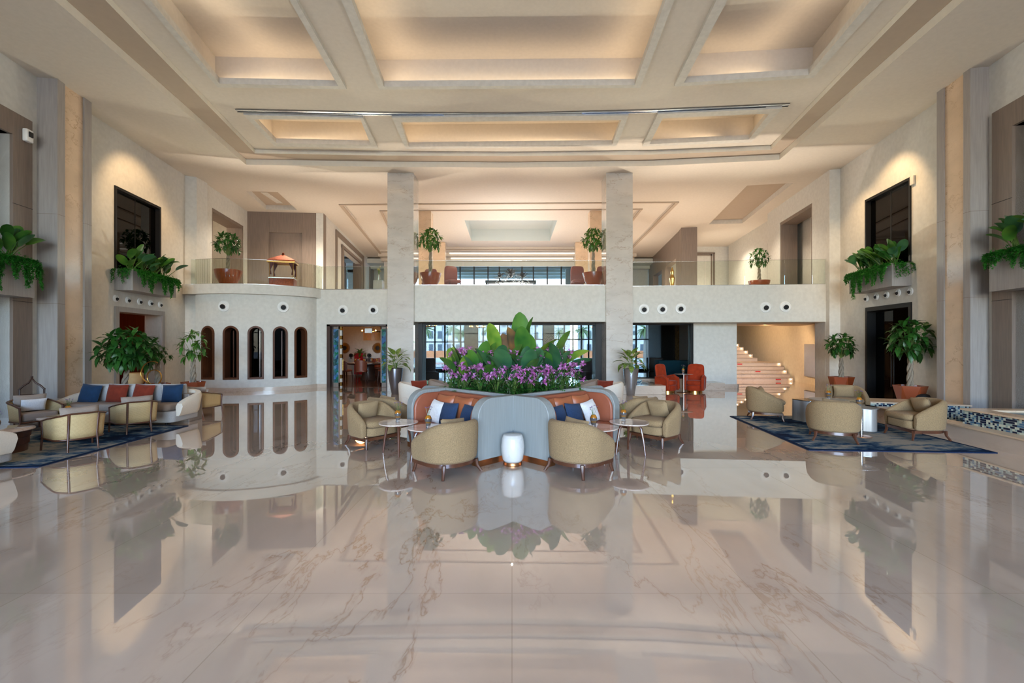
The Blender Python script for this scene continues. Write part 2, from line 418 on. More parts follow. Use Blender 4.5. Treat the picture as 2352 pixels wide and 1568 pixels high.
# ---- corner piers, upper side walls
m = MB(); m.prism([(-11.24, 15.64), (-10.96, 15.81), (-10.98, 16.4), (-11.6, 16.4), (-11.6, 15.6)], 0, H)
WUL_T = (WUL.b - WUL.a).length
wall_holes(m, WUL, 0, WUL_T, ZF, H, [(WUL.t(487), WUL.t(560), ZF, 6.66)], .4)
struct(m.build('wall_left', M['plaster'], smooth=False))
m = MB(); m.prism([(10.86, 15.05), (10.56, 15.13), (10.66, 15.75), (11.3, 15.75), (11.3, 15.0)], 0, H)
WUR_T = (WUR.b - WUR.a).length
wall_holes(m, WUR, 0, WUR_T, ZF, H, [(WUR.t(1791), WUR.t(1865), ZF, 6.66)], .4)
m.prism([(10.60, 15.4), (10.72, 16.1), (11.6, 16.3), (11.4, 15.3)], 0, ZF)
struct(m.build('wall_right', M['plaster'], smooth=False))
m = MB(); m.prism([(11.4, 20.3), (11.9, 20.3), (12.8, 26.9), (13.2, 26.9), (12.3, 20.0)], ZF, H); struct(m.build('wall_right', M['plaster'], smooth=False))
# rooms seen through the upper openings
m = MB(); m.box(-14.5, -14.3, 15.5, 21.5, ZF, H); m.box(-14.5, -11.9, 20.6, 20.8, ZF, H); m.box(-14.5, -11.7, 15.6, 15.8, ZF, H)
struct(m.build('wall_far_left', M['plaster'], smooth=False))
m = MB(); m.box(13.6, 13.8, 15, 21, ZF, H); m.box(11.9, 13.8, 20.2, 20.35, ZF, H)
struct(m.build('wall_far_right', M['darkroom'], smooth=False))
# wood portals lining the two upper openings
for nm, L, xa, xb in (('trim_1', WUL, 487, 560), ('trim_2', WUR, 1791, 1865)):
    m = MB(); a, b = sorted((L.t(xa), L.t(xb))); P = lambda t: L.a + L.d * t
    m.obox(P(a), P(b), .62, 6.54, 6.66, .02); m.obox(P(a), P(a + .1), .62, ZF, 6.54, .02); m.obox(P(b - .1), P(b), .62, ZF, 6.54, .02)
    struct(m.build(nm, M['veneer_b'], smooth=False))

# ---- rear walls of the lower level
m = MB(); m.box(-7.4, -4.0, 16.85, 17.15, 2.33, ZF - .02); m.box(-7.4, at(752, 0, 16.85).x, 16.85, 17.15, 0, 2.33); m.box(at(889.5, 0, 16.85).x, -3.6, 16.85, 17.15, 0, 2.33)
struct(m.build('wall_back', M['plaster'], smooth=False))
m = MB(); m.box(-3.33, 3.19, 15.6, 15.9, 2.37, ZF); m.box(-3.33, 3.19, 15.9, 16.5, 2.37, 2.5)
struct(m.build('wall_back', M['plaster'], smooth=False))
m = MB(); m.prism([(4.05, 15.97), (10.2, 15.38), (10.65, 15.36), (10.7, 16.8), (4.05, 16.8)], 2.36, ZF - .001)
struct(m.build('wall_back', M['plaster'], smooth=False))
m = MB(); m.box(6.6, 8.2, 16.6, 17.0, 0, 2.36); struct(m.build('wall_back', M['plaster'], smooth=False)); m = MB(); m.box(8.05, 8.19, 17.0, 24.5, 0, ZF)
struct(m.build('wall_back', M['plaster'], smooth=False))
m = MB(); m.box(6.6, 8.24, 16.57, 16.6, 0, .14); m.prism([(8.22, 16.57), (8.2, 17.1), (8.24, 17.1), (8.26, 16.57)], 0, .14)
m.box(-7.2, at(752, 0, 16.85).x, 16.82, 16.85, 0, .13)
struct(m.build('baseboard_back', M['plinth_marble'], smooth=False))
# back of the upper level
m = MB(); m.box(-12, -8.6, 33.2, 33.5, ZF, H); m.box(-10.5, -4.3, 33.0, 33.2, ZF, H); m.box(3.8, 9.6, 32.2, 32.5, ZF, H); m.box(9.2, 13.2, 27.2, 27.4, ZF, H)
struct(m.build('wall_back', M['plaster'], smooth=False))
m = MB()
for (dx, dz) in ((0, 0), (.14, .1)):
    x0 = at(1603, 0, 27.2).x - .3; x1 = at(1641, 0, 27.2).x - dx; zt = EYE + (HZ - 580) / F * 27.2 - dz
    m.box(x0, x1, 27.16 - .02 + dx * .2, 27.2, zt - .08, zt); m.box(x1 - .08, x1, 27.14 + dx * .2, 27.2, ZF, zt)
struct(m.build('trim_3', M['veneer_b'], smooth=False))
# grey wood wall with a niche, upper left
m = MB(); WW = Line((-8.38, 20.2), (-11.62, 19.9)); a, b = sorted((WW.t(617), WW.t(693)))
WW2 = Line((-11.62, 19.9), (-8.38, 20.2)); a, b = sorted((WW2.t(617), WW2.t(693)))
wall_holes(m, WW2, 0, 3.254, ZF, H, [(a, b, 3.9, 6.51)], .4)
P = lambda t: WW2.a + WW2.d * t
m.obox(P(a - .1), P(b + .1), .1, 3.9, 6.6, .12)
for q in (.95, 2.35): m.obox(P(q), P(q + .012), .01, ZF, H, -.008)
struct(m.build('wall_wood_left', M['veneer_b'], smooth=False))
m = MB(); WS = Line((-8.38, 20.2), (-10.1, 33.4)); wall_holes(m, WS, 0, 13.3, ZF, H, [(WS.t(786), WS.t(829), ZF, 6.55)], .3)
struct(m.build('wall_left', M['plaster'], smooth=False))
P = lambda t: WS.a + WS.d * t
m = MB(); t0, t1 = WS.t(770), WS.t(834); m.obox(P(t0), P(t1), .06, 6.95, 7.2, -.06)
m.obox(P(t0), P(t0 + .25), .06, ZF, 6.95, -.06); m.obox(P(t1 - .3), P(t1), .06, ZF, 6.95, -.06)
t2, t3 = WS.t(786), WS.t(829); m.obox(P(t2 - .3), P(t3), .1, 6.55, 6.7, -.1); m.obox(P(t2 - .2), P(t2), .5, ZF, 6.6, -.1); m.obox(P(t3 - .15), P(t3), .5, ZF, 6.6, -.05)
m.obox(P(t2), P(t3), .06, ZF, 6.6, .9); t4 = WS.t(848)
m.obox(P(t4), P(t4 + 1.6), .06, ZF, 6.9, -.05)
struct(m.build('trim_4', M['veneer_b'], smooth=False))
# grey wood pier and lattice wall, upper right
m = MB(); m.prism([(8.46, 22.75), (9.2, 22.6), (9.28, 23.2), (8.56, 23.3)], ZF, H)
WP = Line((9.62, 32.0), (8.56, 23.2))
wall_holes(m, WP, 0, 8.86, ZF, H, [(5.3, 8.0, ZF, 6.1), (1.6, 4.4, ZF, 6.1)], .35)
struct(m.build('wall_wood_right', M['veneer_b'], smooth=False))
# dark slot window on the far right wall
m = MB(); m.prism([(11.86, 20.6), (11.93, 21.25), (11.97, 21.25), (11.92, 20.6)], 4.3, 6.3); struct(m.build('window_9', M['black'], smooth=False))
# upper floor slab
m = MB(); m.prism([(-14, 19), (-14, 16.2), (-11.3, 15.7), (-11.0, 16.0), (-7.4, 16.9), (-3.4, 16.9), (-3.4, 15.9), (3.3, 15.9), (4.0, 16.2), (10.8, 15.7), (14, 15.9), (14, 33.5), (-12, 33.5)], 3.36, ZF - .002)
struct(m.build('floor', M['plinth_marble'], smooth=False))
# ceilings of the ground floor rooms
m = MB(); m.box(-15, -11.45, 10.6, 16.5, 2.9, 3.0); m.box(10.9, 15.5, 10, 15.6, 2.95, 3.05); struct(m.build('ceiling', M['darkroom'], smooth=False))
m = MB(); m.prism([(8.2, 16.8), (13.6, 16.8), (13.6, 19.2), (8.2, 19.2)], 2.36, 2.5); struct(m.build('ceiling', M['ceil'], smooth=False))

# ---- bulging wall with five arched windows, and its balcony band
def spline(pts, n):
    out = []
    P = [Vector(p) for p in pts]; P = [P[0] * 2 - P[1]] + P + [P[-1] * 2 - P[-2]]
    for i in range(1, len(P) - 2):
        for k in range(n):
            t = k / n
            out.append(.5 * ((2 * P[i]) + (P[i + 1] - P[i - 1]) * t + (2 * P[i - 1] - 5 * P[i] + 4 * P[i + 1] - P[i + 2]) * t * t + (3 * P[i] - P[i - 1] - 3 * P[i + 1] + P[i + 2]) * t ** 3))
    out.append(P[-2]); return out
arc = spline([(-10.82, 15.55), (-10.2, 15.38), (-9.4, 15.36), (-8.6, 15.58), (-7.85, 15.98), (-7.40, 16.42), (-7.22, 16.9)], 60)
px = lambda p: CX + F * p.x / p.y
AW = [(466, 491), (515, 546), (571, 603), (629, 658), (678, 702)]
SILL, ATOP = .44, 2.19
m = MB(); wins = []
for (xa, xb) in AW:
    ia = min(range(len(arc)), key=lambda i: abs(px(arc[i]) - xa)); ib = min(range(len(arc)), key=lambda i: abs(px(arc[i]) - xb))
    wins.append((ia, ib))
for i in range(len(arc) - 1):
    hole = None
    for (ia, ib) in wins:
        if ia <= i < ib: hole = (ia, ib)
    spans = [(0, 3.32)]
    if hole:
        mid = (arc[hole[0]] + arc[hole[1]]) / 2; hw = (arc[hole[1]] - arc[hole[0]]).length / 2
        d = min(hw, ((arc[i] + arc[i + 1]) / 2 - mid).length)
        spans = [(0, SILL), (ATOP - hw + math.sqrt(max(0, hw * hw - d * d)), 3.32)]
    for z0, z1 in spans:
        a, b = arc[i], arc[i + 1]; tn = (b - a).normalized(); nn = Vector((-tn.y, tn.x)) * .1
        m.add([(a.x, a.y, z0), (b.x, b.y, z0), (b.x, b.y, z1), (a.x, a.y, z1), (a.x + nn.x, a.y + nn.y, z0), (b.x + nn.x, b.y + nn.y, z0), (b.x + nn.x, b.y + nn.y, z1), (a.x + nn.x, a.y + nn.y, z1)],
              [(0, 1, 2, 3), (5, 4, 7, 6), (0, 4, 5, 1), (3, 2, 6, 7)])
struct(m.build('wall_curved', M['plaster'], ang=60))
for n_, (ia, ib) in enumerate(wins):
    a, b = arc[ia], arc[ib]; mid = (a + b) / 2; hw = (b - a).length / 2; tn = (b - a).normalized(); nn = Vector((-tn.y, tn.x))
    def ring2(w, top, bot, dep):
        o = []
        def q(u, z): p = mid + tn * u + nn * dep; o.append(Vector((p.x, p.y, z)))
        q(-w, bot); q(w, bot)
        for k in range(13):
            t = PI * k / 12; q(w * cos(t), top - hw + (w) * sin(t))
        return o
    m = MB(); o1 = ring2(hw + .035, ATOP, SILL - .035, -.04); o2 = ring2(hw - .025, ATOP, SILL + .03, -.04); o3 = ring2(hw - .03, ATOP, SILL + .03, .56); o0 = ring2(hw + .035, ATOP, SILL - .035, .08)
    m.loft([o0, o1, o2, o3], caps=False)
    f = m.build('window_%d' % (n_ + 3), M['arch_wood'], ang=30); struct(f)
    m = MB(); gl = ring2(hw - .02, ATOP, SILL, .33); m.add(gl, [tuple(range(len(gl)))]); m.build('pane', M['arch_glass'], f, smooth=False)
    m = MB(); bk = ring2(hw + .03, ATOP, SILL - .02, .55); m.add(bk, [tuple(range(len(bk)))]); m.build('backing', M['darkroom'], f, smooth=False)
    if n_ in (1, 2, 3):
        m = MB(); s_ = -.35 if n_ == 1 else .35
        for w_, zz in ((.012, 0),):
            c = mid + tn * (hw * s_) + nn * .3; m.obox(c - tn * .015, c + tn * .015, .03, SILL, ATOP - .12)
        m.build('mullion', M['walnut'], f, smooth=False)
m = MB(); bs = [arc[i] for i in range(0, len(arc), 10)]
lo = []
for i in range(0, len(arc), 8):
    a = arc[i]; b = arc[min(i + 4, len(arc) - 1)] if i < len(arc) - 4 else arc[-1]; c = arc[max(i - 4, 0)]
    tn = (b - c).normalized(); nn = Vector((-tn.y, tn.x)); lo.append((a, nn))
edge = [a - n * .16 for a, n in lo]; edge[0] = Vector((-11.2, 15.45)); edge.insert(1, Vector((-10.9, 15.33)))
edge.append(Vector((-7.06, 16.86)))
m.prism(edge + [Vector((-11.3, 17.3))], 3.30, ZF)
struct(m.build('trim_5', M['plaster'], ang=60))
base = [a - n * .03 for a, n in lo]
m = MB(); vs = [(p.x, p.y, z) for z in (0, .13) for p in base] + [(a.x, a.y, .13) for a, n in lo]; k = len(base)
m.add(vs, [(i, i + 1, k + i + 1, k + i) for i in range(k - 1)] + [(k + i, k + i + 1, 2 * k + i + 1, 2 * k + i) for i in range(k - 1)])
struct(m.build('baseboard_left', M['plinth_marble'], ang=60))
BAL_EDGE = edge

# ---- stone piers on the side walls
def pier(pre, main, marb, thin, joints, lab):
    r = thing('wall_pier', lab, 'pier', (0, 0, 0))
    m = MB(); m.prism(main, 0, H); o = m.build('stone_cladding', M['veneer'], r, smooth=False)
    m = MB(); m.prism(marb, 0, H); m.build('marble_panel', M['beige_marble'], r, smooth=False)
    m = MB(); m.prism(thin, 0, H); m.build('edge_strip', M['veneer'], r, smooth=False)
    for z in joints:
        for poly in (main, thin):
            m = MB(); c = sum((Vector(p) for p in poly), Vector((0, 0))) / len(poly)
            m.prism([c + (Vector(p) - c) * 1.004 + (Vector(p) - c).normalized() * .002 for p in poly], z, z + .008)
            m.build('joint', M['veneer_b'], r, smooth=False)
pier('l', [(-10.4, 9.86), (-10.29, 9.852), (-9.90, 9.91), (-9.94, 10.12), (-10.5, 10.16)], [(-10.5, 10.12), (-9.99, 10.12), (-10.08, 10.7), (-10.6, 10.7)],
     [(-10.6, 10.7), (-10.03, 10.68), (-10.07, 10.9), (-10.62, 10.9)], (2.5, 4.45), 'grey veneered stone pier with beige marble side at the left wall')
pier('r', [(10.3, 9.47), (9.94, 9.47), (9.60, 9.53), (9.62, 9.70), (10.3, 9.74)], [(10.3, 9.7), (9.66, 9.7), (9.77, 10.27), (10.4, 10.27)],
     [(10.4, 10.27), (9.735, 10.26), (9.765, 10.46), (10.4, 10.48)], (2.6, 4.4), 'grey veneered stone pier with beige marble side at the right wall')

# ---- two marble columns
for X0, X1, lab in ((-4.22, -3.33, 'tall square marble column left of the centre balcony'), (3.19, 4.09, 'tall square marble column right of the centre balcony')):
    c = (X0 + X1) / 2; m = MB(); m.box(X0 - c, X1 - c, 0, .8, 0, H - .002)
    t = thing('marble_column', lab, 'column', (c, 15.4, 0)); m.build('shaft', M['pillar'], t, bev=.006, smooth=False)
for X0, X1, Y, lab in ((at(962, 0, 20.1).x, at(990, 0, 20.1).x, 20.1, 'warm stone pier behind the left potted tree on the upper floor'), (at(1355, 0, 20.1).x, at(1383, 0, 20.1).x, 20.1, 'warm stone pier behind the right potted tree on the upper floor'),
                       (at(995, 0, 26.8).x, at(1022, 0, 26.8).x, 26.8, 'farther warm stone pier left of the upper windows'), (at(1322, 0, 26.8).x, at(1350, 0, 26.8).x, 26.8, 'farther warm stone pier right of the upper windows')):
    c = (X0 + X1) / 2; m = MB(); m.box(X0 - c, X1 - c, 0, .5, 0, 7.58 - ZF if Y > 21 else 7.48 - ZF)
    t = thing('stone_pier', lab, 'pier', (c, Y, ZF)); m.build('shaft', M['beige_marble'], t, smooth=False)

# ---- ceiling
M['acpanel'] = mat('recessed_ceiling_panel', 'b0a08e', .8, var=.02)
def poly(pts, z): return [gp(x, y, z) for x, y in pts]
C0 = [gp(565, 378, H), gp(870, 383, H), gp(1176, 385, H), gp(1500, 381, H), gp(1790, 367, H), Vector((6.9, 2.0, H)), Vector((-6.95, 2.0, H))]
RL = poly([(565, 439), (638, 441), (682, 482), (611, 481)], H); RR = poly([(1716, 426), (1822, 420), (1705, 512.6), (1628, 515)], H)
R1 = [gp(787, 470, H), gp(1551, 464.5, H), Vector((7.3, 29.3, H)), Vector((-8.4, 29.3, H))]
m = MB(); m.flat([[(-15, -14.4), (15, -14.4), (15, 34), (-15, 34)], C0, RL, RR, R1], H)
struct(m.build('ceiling', M['ceil'], smooth=False))
m = MB(); m.box(-15, 15, -14.4, 34, 8.9, 9.0); struct(m.build('ceiling', M['ceil'], smooth=False))   # roof above the recesses
# big cove, two steps up
Z1, Z2 = 7.575, 7.70
C1 = poly([(585, 352), (870, 357), (1176, 358.5), (1500, 355), (1770, 344)], Z1) + [Vector((6.1, 2.0, Z1)), Vector((-6.1, 2.0, Z1))]
C0b = [Vector((p.x, p.y, 0)) for p in C0]
grow = lambda L, d: [p + (p - sum(L, Vector()) / len(L)).normalized() * d for p in L]
M['lit_lip'] = mat('daylit_lip_plaster', 'e6dfcf', .7, var=.03, world=True)  # cove lips coloured paler to carry the daylight falling on them
m = MB(); m.band(C0, H, Z1); m.band(C1, Z1, Z2); struct(m.build('trim_20', M['lit_lip'], smooth=False))
m = MB(); m.flat([C0, C1], Z1); struct(m.build('ceiling', M['acpanel'], smooth=False))
zm = 7.62
def quad(o, i=None): return o
COF = {   # outer corners and inner corners of each coffer frame: near-left, near-right, far-right, far-left
 'fl': ([(327, 0), (680, 0), (796, 205), (500, 201)], [(345, 0), (665, 0), (777, 198), (504, 192)]),
 'fc': ([(784, 0), (1549, 0), (1471, 202), (871, 206)], [(807, 0), (1529, 0), (1458, 195), (882, 199)]),
 'fr': ([(1646, 0), (2028, 0), (1868, 179), (1548, 199)], [(1671, 0), (2001, 0), (1857, 172), (1571, 190)]),
 'bl': ([(559, 264), (834, 271), (869, 341.5), (631, 336.5)], [(582, 274), (828, 275), (852, 333), (634, 328)]),
 'bc': ([(900, 270), (1444, 265), (1416, 336), (932, 342)], [(920, 281), (1427, 276), (1406, 332), (939, 337)]),
 'br': ([(1511, 262), (1797, 249), (1726, 327), (1475, 336)], [(1522, 272), (1767, 261), (1720, 320), (1492, 331)])}
COFW = {}
for k, (o, i) in COF.items():
    po, pi = poly(o, zm), poly(i, zm)
    if k[0] == 'f':
        for L in (po, pi):
            for a, b in ((0, 3), (1, 2)):
                d = L[a] - L[b]; L[a] = L[b] + d * ((L[b].y - (2.8 if L is po else 3.0)) / (L[b].y - L[a].y))
    COFW[k] = (po, pi)
m = MB(); holes = []
for k, (po, pi) in COFW.items():
    c = sum(pi, Vector()) / 4; holes.append([p + (p - c).normalized() * .06 for p in pi])
m.flat([C1] + holes, Z2)
struct(m.build('ceiling', M['ceil'], smooth=False))
m = MB()
LED = []
for n_, (k, (po, pi)) in enumerate(COFW.items()):
    m = MB(); m.ring(po, pi, zm, Z2 + .06)
    struct(m.build('trim_%d' % (n_ + 10), M['mould'], smooth=False))
    c = sum(pi, Vector()) / 4; big = []
    for p in pi:
        d = p - c; big.append(Vector((p.x + (.28 if d.x > 0 else -.28), p.y + (.28 if d.y > 0 else -.22), 0)))
    ztop = 8.42
    m = MB(); m.band(big, Z2 + .002, ztop); m.flat([big], ztop)
    struct(m.build('ceiling', M['ceil'], smooth=False))
    for a in range(4):
        if k[0] == 'f' and a == 0: continue
        p, q = pi[a], pi[(a + 1) % 4]; P_, Q_ = big[a], big[(a + 1) % 4]
        LED.append(((p + P_) / 2, (q + Q_) / 2, Z2 + .09, k))
# long recessed steps around the rear ceiling
M['skywell'] = mat('skylight_well', 'c3c9c4', .8, var=.01)
m = MB(); R1b = [p for p in R1]; m.band(R1, H, 7.5)
R2 = [gp(878, 484, 7.5), gp(1470, 480, 7.5), Vector((6.0, 28.4, 7.5)), Vector((-7.0, 28.4, 7.5))]
SK = poly([(1067, 506), (1280, 506), (1263, 553), (1083, 553)], 7.6)
m.flat([R1, R2], 7.5); g1 = grow(R1, .16); g2 = grow(R2, .12); mm = MB(); mm.ring(g1, R1, 7.36, 7.41); mm.ring(g2, R2, 7.46, 7.51); struct(mm.build('trim_21', M['acpanel'], smooth=False)); m.band(R2, 7.5, 7.6); m.flat([R2, SK], 7.6)
mk_ = MB(); mk_.band(SK, 7.6, 8.3); struct(mk_.build('trim_22', M['skywell'], smooth=False))
struct(m.build('ceiling', M['ceil'], smooth=False))
M['skylight'] = mat('skylight_panel', 'b9beb9', .8, var=.01)
m = MB(); m.flat([SK], 8.3); struct(m.build('window_10', M['skylight'], smooth=False))
for L in (RL, RR):
    m = MB(); m.band(L, H, H + .22); struct(m.build('ceiling', M['mould'], smooth=False))
    m = MB(); m.flat([[p + (p - sum(L, Vector()) / 4) * .02 for p in L]], H + .20); struct(m.build('ceiling', M['acpanel'], smooth=False))
# slot diffuser in the left panel, linear slot across the tray ceiling
t = thing('air_diffuser', 'slim double slot air diffuser in the recessed panel at upper left ceiling', 'vent', tuple(gp(622, 455, H + .19)))
a, b = gp(606, 442, H + .19) - Vector(t.location), gp(643, 467, H + .19) - Vector(t.location)
m = MB(); m.obox(a, b, .03, 0, .01, .1); m.obox(a, b, .03, 0, .01, -.13); m.obox(a, b, .2, .004, .012, -.1); m.build('slot', M['mould'], t, smooth=False)
sl = [gp(540, 250, Z2), gp(860, 257, Z2), gp(1176, 259, Z2), gp(1500, 251, Z2), gp(1815, 237, Z2)]
t = thing('ceiling_slot', 'long narrow grey recessed air slot running across the tray ceiling', 'vent', (0, 14 - 1.6, Z2))
m = MB()
off = Vector(t.location)
for a, b in zip(sl[:-1], sl[1:]): m.obox(a - off, b - off, .07, -.025, 0.0, 0); m.obox(a - off, b - off, .02, -.04, 0, .09)
m.build('rail', M['chrome'], t, smooth=False)

# ---- far end of the upper level
m = MB()
for (za, zb, dy) in ((7.42, 7.6, 28.6), (7.22, 7.42, 29.2), (7.02, 7.2, 29.8)): m.box(-8.6, 8.0, dy, dy + .8, za, zb)
struct(m.build('trim_6', M['ceil'], smooth=False))
M['cove_white'] = glow('cove_light', 'fff3e2', 2.2)
m = MB(); m.box(-4.0, 4.0, 29.14, 29.2, 7.36, 7.41); m.build
o_ = m.build('cove_light', M['cove_white'], smooth=False); tag(o_, 'upper of two white cove light strips above the far upper windows', 'light')
m = MB(); m.box(-4.0, 4.0, 29.74, 29.8, 7.15, 7.20); tag(m.build('cove_light', M['cove_white'], smooth=False), 'lower of two white cove light strips above the far upper windows', 'light')
fr = MB()
for xx in (1057, 1089, 1121, 1147, 1199, 1225, 1257, 1289, 1020, 1335):
    X = at(xx, 0, 30.3).x; fr.box(X - .045, X + .045, 30.25, 30.35, ZF, 6.72)
w = fr.build('window_1', M['black'], smooth=False); struct(w)
m = MB(); m.box(-4.3, 4.2, 30.29, 30.3, ZF, 6.72); m.build('pane', M['window_glass'], w, smooth=False)
m = MB(); m.box(-4.35, 4.25, 30.2, 30.4, 6.72, 7.05); m.build('header', M['white'], w, smooth=False)
m = MB(); m.box(-8.5, -4.35, 30.2, 30.4, ZF, 7.6); m.box(4.25, 8.0, 30.2, 30.4, ZF, 7.6); struct(m.build('wall_back', M['plaster'], smooth=False))
m = MB(); m.box(-30, 30, 30.5, 37.5, 7.0, 7.3)
for q in range(4): m.box(-30, 30, 31.6 + q * 1.6, 31.9 + q * 1.6, 6.8, 7.0)
M['canopy'] = mat('canopy_concrete', 'c9ccc4', .8, var=.03, scale=3)
tag(m.build('canopy_roof', M['canopy'], smooth=False), 'grey ribbed canopy roof outside beyond the upper floor windows', 'canopy')

# ---- portals near the camera on both sides
def portal(L, xo, xi, sgn, lab, zt):
    r = thing('wood_portal', lab, 'portal', (0, 0, 0))
    P = lambda t: L.a + L.d * t
    to, ti = L.t(xo), L.t(xi); w = to - ti
    m = MB(); e = ti - 3.6 * (1 if w > 0 else -1)
    def seg(t0, t1, th, z0, z1, off): a, b = sorted((t0, t1)); m.obox(P(a), P(b), th, z0, z1, off)
    seg(ti, to, .42, 0, zt, -.06); seg(e, ti, .42, 5.88, zt, -.06); seg(e - w, e, .42, 0, zt, -.06)
    m.build('frame', M['veneer_b'], r, smooth=False)
    m = MB(); seg(e, ti, .06, 0, 5.88, .34); m.build('back_panel', M['veneer'], r, smooth=False)
    for z in (2.5, 4.48): m = MB(); a, b = sorted((ti, to)); m.obox(P(a), P(b), .02, z, z + .008, -.066); m.build('joint', M['black'], r, smooth=False)
portal(WNL, 67, 22, 1, 'grey veneered portal with deep frame at the left edge', 6.35)
portal(WNR, 2286, 2332.6, 1, 'grey veneered portal with deep frame at the right edge', 6.35)

# ---- left door frame and room, windows of the side walls
def P_(L, t, off=0.0): q = L.a + L.d * t + L.n * off; return q
m = MB(); a, b = LDOOR; wfr = .14
m.obox(P_(WL, a - .13), P_(WL, a), .5, 0, 2.64, -.05); m.obox(P_(WL, b), P_(WL, b + .13), .5, 0, 2.64, -.05); m.obox(P_(WL, a), P_(WL, b), .5, 2.5, 2.64, -.05)
struct(m.build('door_1', M['veneer'], smooth=False))
m = MB(); m.box(-14.8, -14.7, 10.8, 16.2, 0, 3); m.box(-14.8, -11.4, 16.2, 16.3, 0, 3); m.box(-14.8, -11.2, 10.8, 10.9, 0, 3)
M['redwood'] = mat('red_wood_panelling', '5b2f1c', .5, var=.3, scale=4, stretch=(5, 5, .3), world=True)
struct(m.build('wall_far_left', M['redwood'], smooth=False))
M['curtain'] = mat('black_curtain', '1c1b1a', .9, var=.15, scale=3, stretch=(6, 6, .3), world=True)
def wall_window(L, a, b, z0, z1, nm, curtain):
    m = MB(); f = .07
    m.obox(P_(L, a), P_(L, a + f), .2, z0, z1, -.03); m.obox(P_(L, b - f), P_(L, b), .2, z0, z1, -.03); m.obox(P_(L, a + f), P_(L, b - f), .2, z1 - f, z1, -.03); m.obox(P_(L, a + f), P_(L, b - f), .2, z0, z0 + f, -.03)
    mid = (a + b) / 2; m.obox(P_(L, mid - .02), P_(L, mid + .02), .05, z0, z1, .1)
    w = m.build(nm, M['black'], smooth=False); struct(w)
    m = MB(); m.obox(P_(L, a + f), P_(L, b - f), .01, z0 + f, z1 - f, .1); m.build('pane', M['dark_glass'], w, smooth=False)
    m = MB(); n = 60
    for i in range(n):
        t0 = a + (b - a) * i / n; t1 = a + (b - a) * (i + 1) / n
        m.obox(P_(L, t0), P_(L, t1), .02, z0, z1, .3 + .03 * sin(i * 1.1))
    m.build('curtain', M['curtain'], w, smooth=False)
wall_window(WL, LWIN[0], LWIN[1], 3.55, 5.89, 'window_11', 1)
wall_window(WR, RWIN[0], RWIN[1], 3.6, 5.93, 'window_12', 1)
# right glass double door
m = MB(); a, b = RDOOR
for (t0, t1) in ((a, a + .1), (b - .1, b)): m.obox(P_(WR, t0), P_(WR, t1), .45, 0, 2.7, -.03)
m.obox(P_(WR, a + .1), P_(WR, b - .1), .45, 2.58, 2.7, -.03)
mid = (a + b) / 2
d_ = m.build('door_2', M['black'], smooth=False); struct(d_)
m = MB(); m.obox(P_(WR, a + .1), P_(WR, mid - .1), .015, .02, 2.55, .2); m.build('glass_leaf', M['dark_glass'], d_, smooth=False)
hb = MB()
for tt in (mid + .32, mid + .42):
    q = P_(WR, tt, -.09); hb.tube([(q.x, q.y, .45), (q.x, q.y, 2.0)], .016, 8)
hb.build('handle', M['black'], d_)
m = MB(); m.box(14.9, 15.0, 10, 15.6, 0, 3); m.box(11, 15, 15.5, 15.6, 0, 3); m.box(10.7, 15, 10.0, 10.1, 0, 3); struct(m.build('wall_far_right', M['darkroom'], smooth=False))

# ---- rear left doorway with coloured glass
xa, xb = at(752, 0, 16.85).x, at(889.5, 0, 16.85).x
m = MB(); m.box(xa, xa + .12, 16.78, 17.2, 0, 2.33); m.box(xb - .03, xb, 16.78, 17.2, 0, 2.33); m.box(xa, xb, 16.78, 17.2, 2.26, 2.33)
m.box(xa + .14, xa + .17, 16.9, 17.15, 0, 2.26)
d_ = m.build('door_3', M['darkwood'], smooth=False); struct(d_)
k = NT('mosaic_glass'); v = k.coord(True, (1, 1, 1), (0, R(30), 0)); vo = k.n('ShaderNodeTexVoronoi', i_Scale=9.0); vo.distance = 'CHEBYCHEV'; k.l(v, vo.inputs['Vector'])
sp = k.n('ShaderNodeSeparateColor'); k.l(vo.outputs['Color'], sp.inputs['Color'])
k.l(k.ramp(sp.outputs[0], [(0, lin('1e3a5f')), (.3, lin('27503f')), (.55, lin('3c68a0')), (.75, lin('1d6a4a')), (1, lin('5f86b4'))]), k.b.inputs['Base Color']); k.b.inputs['Roughness'].default_value = .1
M['mosaic_glass'] = k.m
for (pa, pb, lab) in ((759, 780.5, 1), (874.5, 889, 2)):
    x0, x1 = at(pa, 0, 17.0).x, at(pb, 0, 17.0).x
    m = MB(); m.box(x0, x0 + .04, 16.98, 17.04, 0, 2.26); m.box(x1 - .04, x1, 16.98, 17.04, 0, 2.26); m.box(x0, x1, 16.98, 17.04, 0, .16); m.box(x0, x1, 16.98, 17.04, 2.16, 2.26)
    l_ = m.build('door_leaf', M['veneer_b'], d_, smooth=False)
    m = MB(); m.box(x0 + .04, x1 - .04, 17.0, 17.02, .16, 2.16); m.build('mosaic_pane', M['mosaic_glass'], l_, smooth=False)
x0 = at(783.5, 0, 16.92).x
m = MB(); m.box(x0 - .035, x0 + .035, 16.9, 17.0, 0, 2.26); l_ = m.build('door_edge', M['pillar'], d_, smooth=False)
m = MB()
for yy in (754, 775, 796, 817.6, 864.7, 885): z = max(.12, EYE + (HZ - yy) / F * 16.9); m.box(x0 - .038, x0 + .038, 16.89, 17.0, z - .07, z + .07)
m.build('gold_band', M['gold'], l_, smooth=False)
m = MB(); m.tube([(x0 + .08, 16.88, .63), (x0 + .08, 16.88, 1.03)], .012, 8); m.build('handle', M['gold'], d_)

